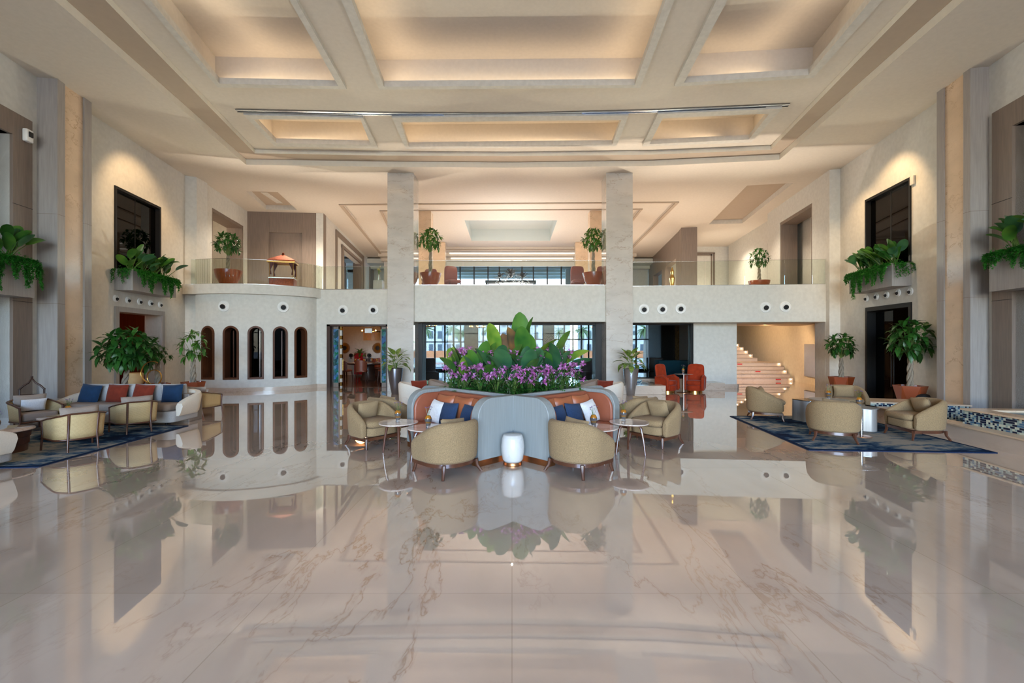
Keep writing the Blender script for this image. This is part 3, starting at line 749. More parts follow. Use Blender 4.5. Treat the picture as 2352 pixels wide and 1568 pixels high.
# ---- stairs in the stairwell
M['stair'] = marble('stair_stone', 'c8bbb0', 'a08a80', .3, 1.5, .01, 0, (1, 1, 1), cloud=.05).m
M['nosing'] = mat('stair_nosing', '8d7b70', .4, var=.05)
st = thing('staircase', 'pale stone staircase with lit risers climbing behind the right balcony', 'stairs', (8.2, 19.5, 0))
m = MB(); lights = []
for i in range(5): m.box(0, 3.85 + .05 * i, .3 * i, 3.4, .15 * i, .15 * (i + 1))
for i in range(12): m.box(0, 3.72 - .05 * i, 2.6 + .34 * i, 8.2, .75 + .17 * i, .75 + .17 * (i + 1))
m.build('steps', M['stair'], st, smooth=False)
m = MB()
for i in range(5): m.box(.01, 3.84 + .05 * i, .3 * i - .012, .3 * i + .03, .15 * (i + 1) - .025, .15 * (i + 1) - .005)
for i in range(12): m.box(.01, 3.71 - .05 * i, 2.6 + .34 * i - .012, 2.6 + .34 * i + .03, .75 + .17 * (i + 1) - .025, .75 + .17 * (i + 1) - .005)
m.build('nosing', M['nosing'], st, smooth=False)
M['steplight'] = glow('step_light', 'ffe2b0', 30.0)
M['red_tape'] = mat('red_sticker', 'c4272a', .5, var=.02)
SL = []
for i in (0, 2, 4): SL.append((3.74 + .05 * i, .3 * i - .03, .15 * i + .09))
for i in range(1, 12): SL.append((3.6 - .05 * i, 2.6 + .34 * i - .03, .75 + .17 * i + .1))
for (x, y, z) in SL:
    m = MB(); m.ball((x, y, z), .022, 8, 6); m.build('step_lamp', M['steplight'], st)
for i, x in ((0, 3.1), (2, 2.55), (4, 2.05)): m = MB(); m.box(x, x + .22, .3 * i - .016, .3 * i, .15 * i + .06, .15 * i + .1); m.build('red_sticker', M['red_tape'], st, smooth=False)
for i in range(0, 8): x = 2.15 - .17 * i; m = MB(); m.box(x, x + .2, 2.6 + .34 * i - .016, 2.6 + .34 * i, .75 + .17 * i + .06, .75 + .17 * i + .1); m.build('red_sticker', M['red_tape'], st, smooth=False)
WSR = Line((13.7, 28.0), (11.55, 16.2))
m = MB(); wall_holes(m, WSR, 0, 12.0, 0, 8.0, [], .3); struct(m.build('wall_right', M['plaster'], smooth=False)); m = MB(); m.box(8.2, 14, 27.75, 27.9, 0, ZF); struct(m.build('wall_back', M['plaster'], smooth=False))
m = MB(); t_ = WSR.t(1862); q0, q1 = P_(WSR, t_ - .5, -.03), P_(WSR, t_ + .5, -.03); m.obox(q0, q1, .02, .3, 1.6); m.obox(q0, q1, .025, .3, .34, -.01)
tag(m.build('mirror', M['chrome'], smooth=False), 'narrow mirrored panel on the wall beside the staircase', 'mirror')

# ---- storefront windows of the lounge
def mull(m, xs, Y, z0, z1, w=.03):
    for x in xs: X = at(x, 0, Y).x; m.box(X - w, X + w, Y - .04, Y + .04, z0, z1)
m = MB(); m.box(-3.4, 3.3, 16.26, 16.34, 2.28, 2.38); m.box(-3.4, -3.2, 16.2, 16.9, 0, 2.38); m.box(2.98, 3.25, 16.2, 16.9, 0, 2.38); m.box(-3.4, 3.3, 16.26, 16.34, 0, .06)
w = m.build('window_2', M['black'], smooth=False); struct(w)
m = MB(); m.box(-3.2, 3.0, 16.295, 16.305, .06, 2.3); m.build('pane', M['window_glass'], w, smooth=False)
m = MB(); m.box(4.0, 6.6, 16.7, 16.8, 2.3, 2.36); m.box(6.52, 6.62, 16.6, 16.85, .34, 2.36); m.box(4.0, 6.6, 16.7, 16.8, .34, .38)
w = m.build('window_8', M['black'], smooth=False); struct(w)
m = MB(); m.box(4.0, 6.55, 16.745, 16.755, .36, 2.33); m.build('pane', M['window_glass'], w, smooth=False)
m = MB(); m.box(4.05, 6.62, 16.62, 16.95, 0, .34); struct(m.build('trim_7', M['plinth_marble'], smooth=False))
# lounge room
m = MB(); m.prism([(-4.3, 17.15), (-4.2, 17.15), (-4.42, 23.4), (-5.6, 23.5), (-5.6, 27), (-5.7, 27), (-5.7, 23.4), (-4.5, 23.35)], 0, 3.36); m.box(-5.7, 8.1, 17.16, 27, 3.3, 3.36); m.box(8.08, 8.18, 24.5, 27, 0, 3.36)
for (a, b) in ((1066, 1097), (1248, 1273)): X0, X1 = at(a, 0, 25).x, at(b, 0, 25).x; m.box(X0, X1, 25, 25.6, 0, 3.3)
X0 = at(1362, 0, 24).x; m.box(X0, X0 + 1.0, 23.5, 24.1, 0, 3.3); X0 = at(1519, 0, 22).x; m.box(X0, 8, 22, 22.2, 0, 3.3)
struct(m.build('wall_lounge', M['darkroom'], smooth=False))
m = MB(); Y = 26.9; m.box(-5.6, 8.07, Y - .05, Y + .05, 3.05, 3.3); mull(m, (999, 1022, 1058, 1128, 1166, 1215, 1262, 1316, 1352, 1042, 1110, 1147, 1185, 1230, 1296, 1335, 1366, 1461, 1503, 1400, 1430), Y, 0, 3.1, .04)
for (a, b, z) in ((-5.6, 0.3, 1.7), (.3, 8.08, 1.85)): m.box(a, b, Y - .03, Y + .03, z - .03, z + .03)
m.box(-5.6, 8.07, Y - .04, Y + .04, 0, .12)
w = m.build('window_13', M['black'], smooth=False); struct(w)
m = MB(); m.box(-5.6, 8.07, Y - .005, Y + .005, .1, 3.1); m.build('pane', M['window_glass'], w, smooth=False)
M['goldwall'] = mat('gilded_panel', '9a6d2e', .35, metal=.8, var=.5, scale=14, world=True)
X0 = at(1551, 0, 21.9).x; m = MB(); m.box(X0, X0 + .24, 21.88, 21.99, .4, 3.0); tag(m.build('gilded_panel', M['goldwall'], smooth=False), 'narrow gilded wall panel inside the dark lounge at right', 'wall panel')

# ---- private dining room walls
m = MB(); m.box(-9.8, -9.6, 17.15, 23.34, 0, 3.3); m.box(-9.8, -4.45, 23.2, 23.34, 0, 3.3); m.box(-9.8, -7.2, 17.16, 17.3, 0, 3.3)
struct(m.build('wall_dining', M['plaster'], smooth=False))
m = MB(); m.box(-9.7, -4.45, 17.16, 23.2, 2.75, 2.85); struct(m.build('ceiling', M['darkroom'], smooth=False))
m = MB(); m.box(-7.5, -4.45, 22.7, 23.2, 0, .86); struct(m.build('trim_8', M['darkwood'], smooth=False))

# ---- entrance front behind the camera: a wall of tall windows
m = MB(); Y = -14.0
m.box(-8, 8, Y - .3, Y, 6.9, H); m.box(-8, -6.6, Y - .3, Y, 0, 6.9); m.box(6.4, 8, Y - .3, Y, 0, 6.9); m.box(-8, 8, Y - .3, Y, 0, .1)
struct(m.build('wall_entrance', M['plaster'], smooth=False))
m = MB()
for i in range(9): X = -6.6 + i * 13 / 8; m.box(X - .05, X + .05, Y - .12, Y - .02, .1, 6.9)
for z in (2.6, 4.6): m.box(-6.6, 6.4, Y - .12, Y - .02, z - .04, z + .04)
struct(m.build('window_14', M['black'], smooth=False))
m = MB(); m.box(-9, 9, -17, -14.35, 7.2, 7.5); struct(m.build('trim_9', M['canopy'], smooth=False))  # unseen overhang added to keep the sun out of the entrance windows

# outer shell closing the building round the rooms that stay out of sight
m = MB(); m.box(-16.3, -16, -15, 34.5, -.3, 9.0); struct(m.build('wall_outer_left', M['plaster'], smooth=False))
m = MB(); m.box(16, 16.3, -15, 34.5, -.3, 9.0); struct(m.build('wall_outer_right', M['plaster'], smooth=False))
m = MB(); m.box(-16, -5.72, 27.0, 27.3, 0, 3.36); m.box(-16, -8.5, 33.6, 33.9, ZF, 9.0); m.box(8.0, 16, 33.6, 33.9, ZF, 9.0); m.box(14.0, 16, 27.6, 27.9, 0, 3.36); struct(m.build('wall_outer_back', M['plaster'], smooth=False))
m = MB(); m.box(-16, -7.41, -14.4, -14.1, 0, 9.0); m.box(6.92, 16, -14.4, -14.1, 0, 9.0); m.box(-16, 16, -14.4, -14.3, H + .01, 8.9); struct(m.build('wall_outer_front', M['plaster'], smooth=False))
m = MB(); m.box(-8.5, 8.0, 30.41, 30.5, 7.0, 9.0); struct(m.build('wall_outer_back', M['plaster'], smooth=False))
# ================================================================== FURNITURE PROTOTYPES
def ang_to(dx, dy): return math.atan2(-dx, dy)           # rotation that turns local +Y towards (dx, dy)

# ---- rounded tub armchair, local front = +Y
def tub_profile(a):
    "height of the shell over the angle from the back centre (0) to the arm fronts (+-1)"
    t = abs(a)
    return .68 - .02 * t - .235 * max(0, (t - .30) / .70) ** 1.35 if t > .3 else .68 - .02 * t
def tub_chair(label, cushion=True, group=None):
    r = thing('tub_armchair', label, 'armchair', (0, 0, 0), 0, group)
    # shell: a U in plan, wrapped round the seat
    def plan(s, off):
        "s from -1 (left arm front) through 0 (back centre) to 1 (right arm front)"
        W, D, rr = .37 - off, .36, .34 - off
        L1 = .30; La = PI / 2 * rr * 2 * .5 + 0; tot = L1 + PI * rr / 2
        u = abs(s) * tot; sg = 1 if s > 0 else -1
        if u < PI * rr / 2:
            a = u / rr; x = (W - rr) + rr * sin(a) if a > 1e-6 else 0; x = min(W, (W - rr) * min(1, a * 3) + rr * sin(a)); y = -D + off + rr - rr * cos(a)
        else: x = W; y = -D + off + rr + (u - PI * rr / 2)
        return Vector((sg * x, y, 0))
    m = MB(); n = 40; rings = []
    for i in range(n + 1):
        s = -1 + 2 * i / n; h = tub_profile(s); o, q = plan(s, 0), plan(s, .085)
        endk = max(0, (abs(s) - .93) / .07)
        zb = .17
        fl = .03
        pts = []
        cc = (o + q) / 2
        for (p, z) in ((q, zb), (cc, zb), (o, zb), (o + (o - q) * .12, zb + (h - zb) * .3), (o + (o - q) * .26, h - .09), (o + (o - q) * .2, h - .03), (cc + (o - q) * .25, h), (cc - (o - q) * .1, h), (q + (o - q) * .03, h - .03), (q, h - .1)):
            P = Vector((p.x, p.y, z))
            if endk: P = P.lerp(Vector((cc.x, cc.y + .0, (z + (h + zb) / 2) / 2)), endk * .16)
            pts.append(P)
        rings.append(pts)
    m.loft(rings); m.build('shell', M['boucle'], r, ang=50, sub=1)
    m = MB(); m.rslab(.56, .60, .19, .32, r=.12, e=.02, c=(0, .03)); m.build('seat_base', M['boucle'], r, ang=50)
    m = MB(); m.rslab(.565, .62, .322, .425, r=.13, e=.045, c=(0, .05)); m.build('seat_cushion', M['boucle'], r, ang=60)
    m = MB(); lo = [plan(-1 + 2 * i / 24, .03) for i in range(25)]; li = [plan(-1 + 2 * i / 24, .09) for i in range(25)]
    rr_ = [[Vector((a.x, a.y, .125)), Vector((a.x, a.y, .172)), Vector((b.x, b.y, .172)), Vector((b.x, b.y, .125))] for a, b in zip(lo, li)]
    m.loft(rr_); m.box(-.33, .33, .25, .285, .125, .172); m.build('wood_rail', M['walnut'], r, ang=40)
    for (x, y, dx, dy) in ((-.30, .27, -.02, .03), (.30, .27, .02, .03), (-.26, -.26, -.05, -.05), (.26, -.26, .05, -.05)):
        m = MB(); m.tube([(x, y, .16), (x + dx * .2, y + dy * .2, .08), (x + dx, y + dy, 0)], [.028, .022, .017], 6); m.build('leg', M['walnut'], r)
    if cushion:
        T = Matrix.Translation((0.02, -.11, .545)) @ Matrix.Rotation(R(-20), 4, 'X') @ Matrix.Rotation(R(4), 4, 'Y')
        m = MB(); m.cushion(.38, .29, .14, T); m.build('pillow', M['boucle_cushion'], r, ang=80)
    return r
c0 = tub_chair('mustard tub armchair seen from behind, in front of the left banquette bay')
TUBS = [(-.83, 5.86, -.72, .70, None),
        (.86, 5.88, .72, .70, 'mustard tub armchair seen from behind, in front of the right banquette bay'),
        (-2.27, 7.42, .62, -.5, 'mustard tub armchair with pillow left of the round tables, facing the left banquette bay'),
        (2.37, 7.5, -.62, -.5, 'mustard tub armchair with pillow right of the round tables, facing the right banquette bay'),
        (-2.25, 8.35, .5, .8, 'mustard tub armchair turned away behind the left front-facing one'),
        (2.28, 8.35, -.5, .8, 'mustard tub armchair turned away behind the right front-facing one'),
        (5.48, 9.85, .93, -.36, 'mustard tub armchair at the back left corner of the right blue rug'),
        (7.45, 10.15, -.42, -.9, 'mustard tub armchair facing the camera at the back of the right blue rug'),
        (5.45, 7.72, .5, .86, 'mustard tub armchair seen from behind on the right blue rug'),
        (7.02, 7.9, -1, .08, 'mustard tub armchair seen side-on beside the mosaic pool')]
for i, (x, y, dx, dy, lb) in enumerate(TUBS):
    o = c0 if i == 0 else dup(c0)
    o.location = (x, y, 0 if i < 6 else .012); o.rotation_euler.z = ang_to(dx, dy)
    if lb: o['label'] = lb

# ---- cushions as loose things
def pillow(name, label, mt, loc, w, h, t, rz, lean=-18, roll=0, sag=0.0, group=None):
    m = MB(); m.cushion(w, h, t, sag=sag); o = m.build(name, M[mt], None, ang=80)
    o.rotation_mode = 'XYZ'; o.matrix_world = Matrix.Translation(loc) @ Matrix.Rotation(rz, 4, 'Z') @ Matrix.Rotation(R(lean), 4, 'X') @ Matrix.Rotation(R(roll), 4, 'Y')
    return tag(o, label, 'cushion', group)

# ---- the banquette island with its planter
IC = Vector((.02, 7.72)); HS = .87                       # centre, half side of the planter square
isl = thing('banquette_island', 'grey veneered banquette island with four terracotta seating bays round a square planter', 'banquette', (IC.x, IC.y, 0), R(45))
M['island_veneer'] = mat('island_veneer', '8d9190', .5, var=.08, scale=7, stretch=(9, 9, .3))
m = MB()
o = [Vector((-HS, -HS)), Vector((HS, -HS)), Vector((HS, HS)), Vector((-HS, HS))]; q = [p * .91 for p in o]
m.ring(o, q, .0, .90); m.build('planter_box', M['island_veneer'], isl, bev=.01)
m = MB(); m.prism(q, .70, .84); m.build('soil', M['soil'], isl, smooth=False)
def bay(k):
    Rk = Matrix.Rotation(PI / 2 * k, 4, 'Z')
    # local: outward = -Y, lateral X; arms from y=-HS to -1.53
    T = .15; Wd = HS; yo = -1.53; top = .90
    for sx in (-1, 1):
        m = MB(); xo, xi = sx * Wd, sx * (Wd - T); r_ = .26
        prof = [(-HS, .08), (-HS, top)] + [(yo + r_ - r_ * sin(a), top - r_ + r_ * cos(a)) for a in [PI / 2 * i / 8 for i in range(9)]] + [(yo, .08)]
        a = [Vector((xo, y, z)) for y, z in prof]; b = [Vector((xi, y, z)) for y, z in prof]
        if sx > 0: a, b = b, a
        m.loft([[Rk @ v for v in a], [Rk @ v for v in b]]); m.build('arm_panel', M['island_veneer'], isl, bev=.008, ang=40)
    m = MB()
    for sx in (-1, 1):
        x0, x1 = sorted((sx * (Wd - .005), sx * (Wd - T + .005))); m.box(x0, x1, yo + .01, -HS, 0, .085, Rk)
    m.box(-Wd + T, Wd - T, yo + .12, -HS, 0, .07, Rk)
    m.build('bronze_plinth', M['bronze'], isl, smooth=False)
    m = MB(); m.box(-Wd + T, Wd - T, -HS - .14, -HS, .08, .86, Rk); 
    for sx in (-1, 1):
        x0, x1 = sorted((sx * (Wd - T), sx * (Wd - T - .055))); r_ = .24
        prof = [(-HS - .1, .08), (-HS - .1, .85)] + [(yo + .02 + r_ - r_ * sin(a), .85 - r_ + r_ * cos(a)) for a in [PI / 2 * i / 7 for i in range(8)]] + [(yo + .02, .08)]
        A = [Rk @ Vector((x0, y, z)) for y, z in prof]; B = [Rk @ Vector((x1, y, z)) for y, z in prof]; m.loft([A, B])
    m.build('upholstered_back', M['leather'], isl, bev=.02, ang=40)
    m = MB(); m.rslab(2 * (Wd - T - .06), .50, .07, .30, r=.02, e=.01, c=(0, -HS - .14 - .25), M=Rk); m.build('seat_front', M['leather'], isl, ang=50)
    m = MB(); m.rslab(2 * (Wd - T - .06), .53, .302, .42, r=.04, e=.035, c=(0, -HS - .14 - .265), M=Rk); m.build('seat_cushion', M['leather'], isl, ang=50)
for k in range(4): bay(k)
# socket plates on the two grey panels facing the camera
for sx in (-1, 1):
    Rk = Matrix.Rotation(0 if sx < 0 else PI / 2, 4, 'Z')
    m = MB(); y = -1.20; X = HS if sx < 0 else -HS; s_ = 1 if sx < 0 else -1
    x0, x1 = sorted((X, X + s_ * .008)); m.box(x0, x1, y - .055, y + .055, .30, .39, Rk); p_ = m.build('socket_plate', M['chrome'], isl, smooth=False)
    x0, x1 = sorted((X + s_ * .008, X + s_ * .012)); m = MB(); m.box(x0, x1, y - .03, y + .03, .325, .365, Rk); m.build('socket', M['white'], p_, smooth=False)
# cushions of the two visible bays: position along the bay (+ towards the front point)
def bay_cushion(side, u, dep, z, *a, **kw):
    k = -1 if side < 0 else 1                            # left bay faces (-.7,-.7)
    out = Vector((k * .7071, -.7071)); lat = Vector((-k * .7071, -.7071))
    p = IC + out * (HS + .14 + dep) + lat * u
    rz = math.atan2(out.y, out.x) + PI / 2 if True else 0
    return Vector((p.x, p.y, z)), rz
for side, nm in ((-1, 'left'), (1, 'right')):
    for u, w in ((-.42, 'outer'), (0.02, 'middle'), (.45, 'inner')):
        loc, rz = bay_cushion(side, u, .10, .62)
        pillow('back_cushion', 'terracotta leather back cushion, %s one of three in the %s banquette bay' % (w, nm), 'leather_c', loc, .45, .42, .17, rz, -8, 0, .02)
PL = [(-1, -.42, .27, 'white_fabric', 'white textured cushion in the left banquette bay', 6), (-1, -.08, .29, 'navy', 'navy cushion next to the white one in the left banquette bay', -3), (-1, .36, .26, 'navy', 'navy cushion near the grey prow in the left banquette bay', 2),
      (1, -.42, .27, 'white_fabric', 'white textured cushion in front of the outer leather cushion, right banquette bay', -8), (1, .0, .28, 'navy', 'navy cushion next to the white one in the right banquette bay', 6), (1, .40, .30, 'navy', 'navy cushion near the grey prow in the right banquette bay', -2),
      (1, .60, .22, 'white_fabric', 'white cushion mostly hidden behind the navy one at the grey prow, right bay', 0)]
for s_, u, dep, mt, lb, roll in PL:
    loc, rz = bay_cushion(s_, u, dep, .575); pillow('cushion', lb, mt, loc, .36, .35, .13, rz, -20, roll)
# marble drum at the front notch
t = thing('drum_stool', 'white veined marble drum stool on a copper foot at the front of the island', 'stool', (.01, 6.17, 0))
m = MB(); m.lathe([(.115, .045), (.14, .08), (.155, .18), (.158, .26), (.145, .36), (.128, .405), (.12, .41), (0, .412)], 40); m.build('marble_body', M['white_marble'], t, ang=60)
m = MB(); m.lathe([(.125, 0), (.128, .02), (.118, .046), (0, .046)], 36); m.build('foot', M['bronze'], t)

# ---- round marble tables with three splayed legs
def marble_table(label, r, h, c=(0, 0, 0)):
    t = thing('side_table', label, 'table', c)
    def lp(rr): return [Vector((rr * (1 + .035 * cos(3 * a)) * cos(a), rr * (1 + .035 * cos(3 * a)) * sin(a), 0)) for a in [2 * PI * i / 48 for i in range(48)]]
    m = MB(); rings = [[Vector((p.x, p.y, z)) for p in lp(rr)] for rr, z in ((r * .93, h - .022), (r * .99, h - .014), (r, h - .006), (r * .995, h))]; m.loft(rings)
    m.build('tabletop', M['top_marble'], t, ang=50)
    m = MB(); m.lathe([(0, h - .06), (.1, h - .06), (.13, h - .024), (0, h - .024)], 24); m.build('bracket', M['walnut'], t)
    for k in range(3):
        a = R(30 + 120 * k); m = MB()
        m.tube([(.06 * cos(a), .06 * sin(a), h - .045), (r * .5 * cos(a), r * .5 * sin(a), h - .04), (r * .62 * cos(a), r * .62 * sin(a), h - .09), (r * .74 * cos(a), r * .74 * sin(a), h * .45), (r * .84 * cos(a), r * .84 * sin(a), 0)], [.018, .02, .021, .017, .013], 8); m.build('leg', M['walnut'], t)
    return t
mt0 = marble_table('pink-white marble side table, outer one of the left pair by the banquette', .29, .47)
for i, (x, y, rz, lb) in enumerate([(-1.70, 6.78, .3, None), (-1.17, 6.36, 1.0, 'pink-white marble side table, inner one of the left pair by the banquette'),
                                    (1.20, 6.38, .2, 'pink-white marble side table, inner one of the right pair by the banquette'), (1.76, 6.80, .9, 'pink-white marble side table, outer one of the right pair by the banquette')]):
    o = mt0 if i == 0 else dup(mt0); o.location = (x, y, 0); o.rotation_euler.z = rz
    if lb: o['label'] = lb

# ---- amber vases with little pink flowers
def vase(label):
    t = thing('flower_vase', label, 'vase')
    m = MB(); m.lathe([(.0, .035), (.028, .038), (.036, .06), (.047, .10), (.046, .14), (.034, .165), (.030, .172), (.026, .168), (.038, .14), (.038, .10), (0, .05)], 20); m.build('amber_bowl', M['amber'], t, ang=60)
    m = MB(); m.lathe([(.032, 0), (.034, .01), (.030, .035), (.04, .075), (.05, .11), (.049, .13), (0.046, .10), (.02, .034), (0, .033)], 20); m.build('glass_foot', M['clear'], t, ang=60)
    rnd = random.Random(5); st = MB(); fl = MB()
    for k in range(7):
        a = rnd.uniform(0, 2 * PI); s = rnd.uniform(.02, .06); hh = rnd.uniform(.24, .30); tip = Vector((s * cos(a), s * sin(a), hh))
        st.tube([(0, 0, .12), (tip.x * .4, tip.y * .4, .2), tuple(tip)], .0018, 4)
        for j in range(8):
            d = Vector((rnd.uniform(-1, 1), rnd.uniform(-1, 1), rnd.uniform(0, 1))); fl.leaf(tip, d, (0, 0, 1), .022, .014, .5, .1, 2)
    st.build('stem', M['stem'], t); fl.build('blossom', M['lilac'], t, smooth=False)
    return t
vs0 = vase('amber vase with pink sprigs on the outer left marble table')
VS = [(-1.70, 6.78, .472, None), (-1.16, 6.30, .472, 'amber vase with pink sprigs on the inner left marble table'), (1.14, 6.36, .472, 'amber vase with pink sprigs on the inner right marble table'),
      (1.68, 6.86, .472, 'amber vase with pink sprigs on the outer right marble table'), (6.33, 9.10, .522, 'amber vase with violet sprigs on the back oval table of the right rug'), (6.08, 7.97, .522, 'amber vase with violet sprigs on the front round table of the right rug'),
      (5.68, 15.1, .62, 'small amber vase on the table between the orange velvet chairs'), (-7.62, 6.72, .352, 'amber vase with pink flowers on the front left coffee table'), (-7.95, 8.15, .352, 'vase of pink flowers on the coffee table behind the front rattan chair')]
for i, (x, y, z, lb) in enumerate(VS):
    o = vs0 if i == 0 else dup(vs0); o.location = (x, y, z); o.rotation_euler.z = i * .9
    if lb: o['label'] = lb

# ---- rugs
def rug(label, pts, seed):
    k = NT('rug'); v = k.coord(False, (1.4, 2.8, 1), (0, 0, R(8))); nz = k.n('ShaderNodeTexNoise'); nz.inputs['Scale'].default_value = 2.2; nz.inputs['Detail'].default_value = 8; nz.inputs['Roughness'].default_value = .65; k.l(v, nz.inputs['Vector'])
    v2 = k.coord(False, (1, 1, 1)); n2 = k.n('ShaderNodeTexNoise'); n2.inputs['Scale'].default_value = .55; n2.inputs['Detail'].default_value = 2; k.l(v2, n2.inputs['Vector'])
    ad = k.n('ShaderNodeMath', operation='MULTIPLY_ADD'); ad.inputs[1].default_value = .55; k.l(n2.outputs['Fac'], ad.inputs[0])
    m1 = k.n('ShaderNodeMath', operation='MULTIPLY'); m1.inputs[1].default_value = .5; k.l(nz.outputs['Fac'], m1.inputs[0]); k.l(m1.outputs[0], ad.inputs[2])
    k.l(k.ramp(ad.outputs[0], [(.45, lin('081a36')), (.49, lin('16385a')), (.53, lin('54697a')), (.58, lin('9a958c'))]), k.b.inputs['Base Color']); k.b.inputs['Roughness'].default_value = 1; k.b.inputs['Specular IOR Level'].default_value = .1
    c = sum((Vector(p) for p in pts), Vector((0, 0))) / len(pts)
    r = thing('rug', label, 'rug', (c.x, c.y, 0))
    P = [Vector(p) - c for p in pts]; q = [p * .955 for p in P]
    m = MB(); m.prism(q, 0.0, .012); m.build('pile', k.m, r, smooth=False)
    m = MB(); m.ring(P, q, 0.0, .011); m.build('border', M['rug_border'], r, smooth=False); return r
M['rug_border'] = mat('rug_border', '0f2340', .95, var=.15, scale=60, spec=.1)
rug('blue and grey mottled rug with navy border under the right seating group', [(4.55, 6.98), (7.26, 6.80), (7.62, 10.3), (4.88, 10.2)], 1)
rug('blue and grey mottled rug with navy border under the left seating group', [(-6.27, 6.03), (-6.42, 9.03), (-9.3, 9.25), (-9.0, 5.75)], 2)

# ---- right seating group tables
M['drumgrey'] = mat('silver_veneer', '9d9a97', .35, metal=.25, var=.08, scale=5, stretch=(8, 8, .3))
M['darktop'] = mat('dark_glass_top', '2a241f', .06, var=.2, scale=4, coat=.8)
def blob_table(label, x, y, rz):
    t = thing('drum_table', label, 'table', (x, y, .012), rz)
    def lp(s, z): return [Vector((s * (.30 + .055 * cos(3 * a)) * cos(a) * 1.15, s * (.24 + .03 * cos(3 * a)) * sin(a), z)) for a in [2 * PI * i / 48 for i in range(48)]]
    m = MB(); m.loft([lp(1, 0), lp(1, .43)]); m.build('body', M['drumgrey'], t, ang=40)
    m = MB(); m.loft([lp(1.01, .43), lp(1.01, .445)]); m.build('tabletop', M['darktop'], t, ang=40); return t
blob_table('silvery curved drum table with dark top behind the rug chair at left', 6.30, 9.62, .3)
blob_table('silvery curved drum table with black top beside the side-on armchair', 6.62, 8.7, 1.2)
def pedestal(label, x, y, z0, r, h, mt, rb, foot='bronze', pole='chrome'):
    t = thing('pedestal_table', label, 'table', (x, y, z0))
    m = MB(); m.lathe([(0, h - .015), (r * .9, h - .012), (r, h - .004), (r, h), (0, h)], 40); m.build('tabletop', M[mt], t, ang=50)
    m = MB(); m.lathe([(.028, .01), (.028, h - .014)], 16); m.build('pole', M[pole], t)
    m = MB(); m.lathe([(rb, 0), (rb, .008), (.03, .022), (0, .022)], 32); m.build('foot', M[foot], t); return t
pedestal('low oval grey pedestal table under the back violet vase', 6.33, 9.10, .012, .34, .51, 'drumgrey', .15)
pedestal('small grey pedestal table with bronze foot in the middle of the right rug', 6.12, 7.97, .012, .25, .51, 'drumgrey', .16)

# ---- orange velvet chairs with their table
def velvet(label, x, y, rz):
    t = thing('velvet_armchair', label, 'armchair', (x, y, 0), rz)
    m = MB(); m.rslab(.52, .54, .06, .24, r=.2, e=.02); m.build('seat_base', M['red_velvet'], t, ang=50)
    m = MB(); m.lathe([(.24, 0), (.24, .06), (0, .06)], 28); m.build('plinth', M['gold'], t)
    m = MB(); m.rslab(.50, .52, .24, .40, r=.18, e=.05, c=(0, .03)); m.build('seat_cushion', M['red_velvet'], t, ang=60)
    rings = []
    for i in range(9):
        z = .24 + .70 * i / 8; w = .25 + .03 * sin(PI * min(1, i / 8)) if i < 7 else (.27 if i == 7 else .22); y0 = -.20 - .10 * i / 8; th = .10 if i < 8 else .05
        rings.append([Vector((w * cos(a) if abs(cos(a)) < .99 else w * cos(a), y0 + th * sin(a) * .7 - (.03 if abs(cos(a)) < .5 else 0), z)) for a in [2 * PI * k / 16 for k in range(16)]])
    m = MB(); m.loft(rings); m.build('backrest', M['red_velvet'], t, ang=70, sub=1)
    for s in (-1, 1):
        m = MB(); m.tube([(s * .27, -.24, .12), (s * .29, -.22, .50), (s * .29, .05, .55), (s * .28, .22, .46), (s * .27, .25, .12)], [(.045, .05)] * 5, 10); x0_, x1_ = sorted((s * .24, s * .31)); m.prism([(x0_, -.22), (x1_, -.22), (x1_, .24), (x0_, .24)], .08, .50); m.build('arm', M['red_velvet'], t, ang=70)
    return t
velvet('orange velvet high-back armchair left of the small round table', 5.20, 15.25, ang_to(.55, -.83))
velvet('orange velvet high-back armchair right of the small round table', 6.12, 15.25, ang_to(-.5, -.86))
pedestal('small round table on a steel pole between the orange chairs', 5.68, 15.05, 0, .3, .62, 'top_marble', .22, 'bronze')
for x, y, mt, lb in ((-2.35, 11.2, 'cream_fabric', 'pale lounge armchair half hidden behind the left bay of the island'), (-1.75, 11.9, 'taupe_weave', 'taupe lounge armchair behind the pale one, left of the planter'),
                     (2.3, 11.2, 'cream_fabric', 'pale lounge armchair half hidden behind the right bay of the island'), (1.85, 11.9, 'taupe_weave', 'taupe lounge armchair behind the pale one, right of the planter')):
    t = thing('lounge_armchair', lb, 'armchair', (x, y, 0), ang_to(-x * .3, -1) + (1.2 if x < 0 else -1.2))
    m = MB(); m.rslab(.8, .75, .03, .36, r=.2, e=.04); m.build('seat', M[mt], t, ang=60)
    m = MB(); n = 24; rings = []
    for i in range(n + 1):
        a = R(160 + 220 * i / n); h = .70 - .16 * abs(2 * i / n - 1) ** 2; c, s = cos(a), sin(a)
        rings.append([Vector((.34 * c, .32 * s, .1)), Vector((.43 * c, .41 * s, .1)), Vector((.46 * c, .44 * s, h - .05)), Vector((.42 * c, .40 * s, h)), Vector((.37 * c, .35 * s, h - .04))])
    m.loft(rings); m.build('backrest', M[mt], t, ang=60)
pillow('cushion', 'rust velvet cushion on the pale lounge armchair at left', 'rust_velvet', (-2.28, 11.25, .55), .42, .36, .14, .6, -20)
pillow('cushion', 'rust velvet cushion on the pale lounge armchair at right', 'rust_velvet', (2.28, 11.22, .55), .42, .36, .14, -.6, -20)
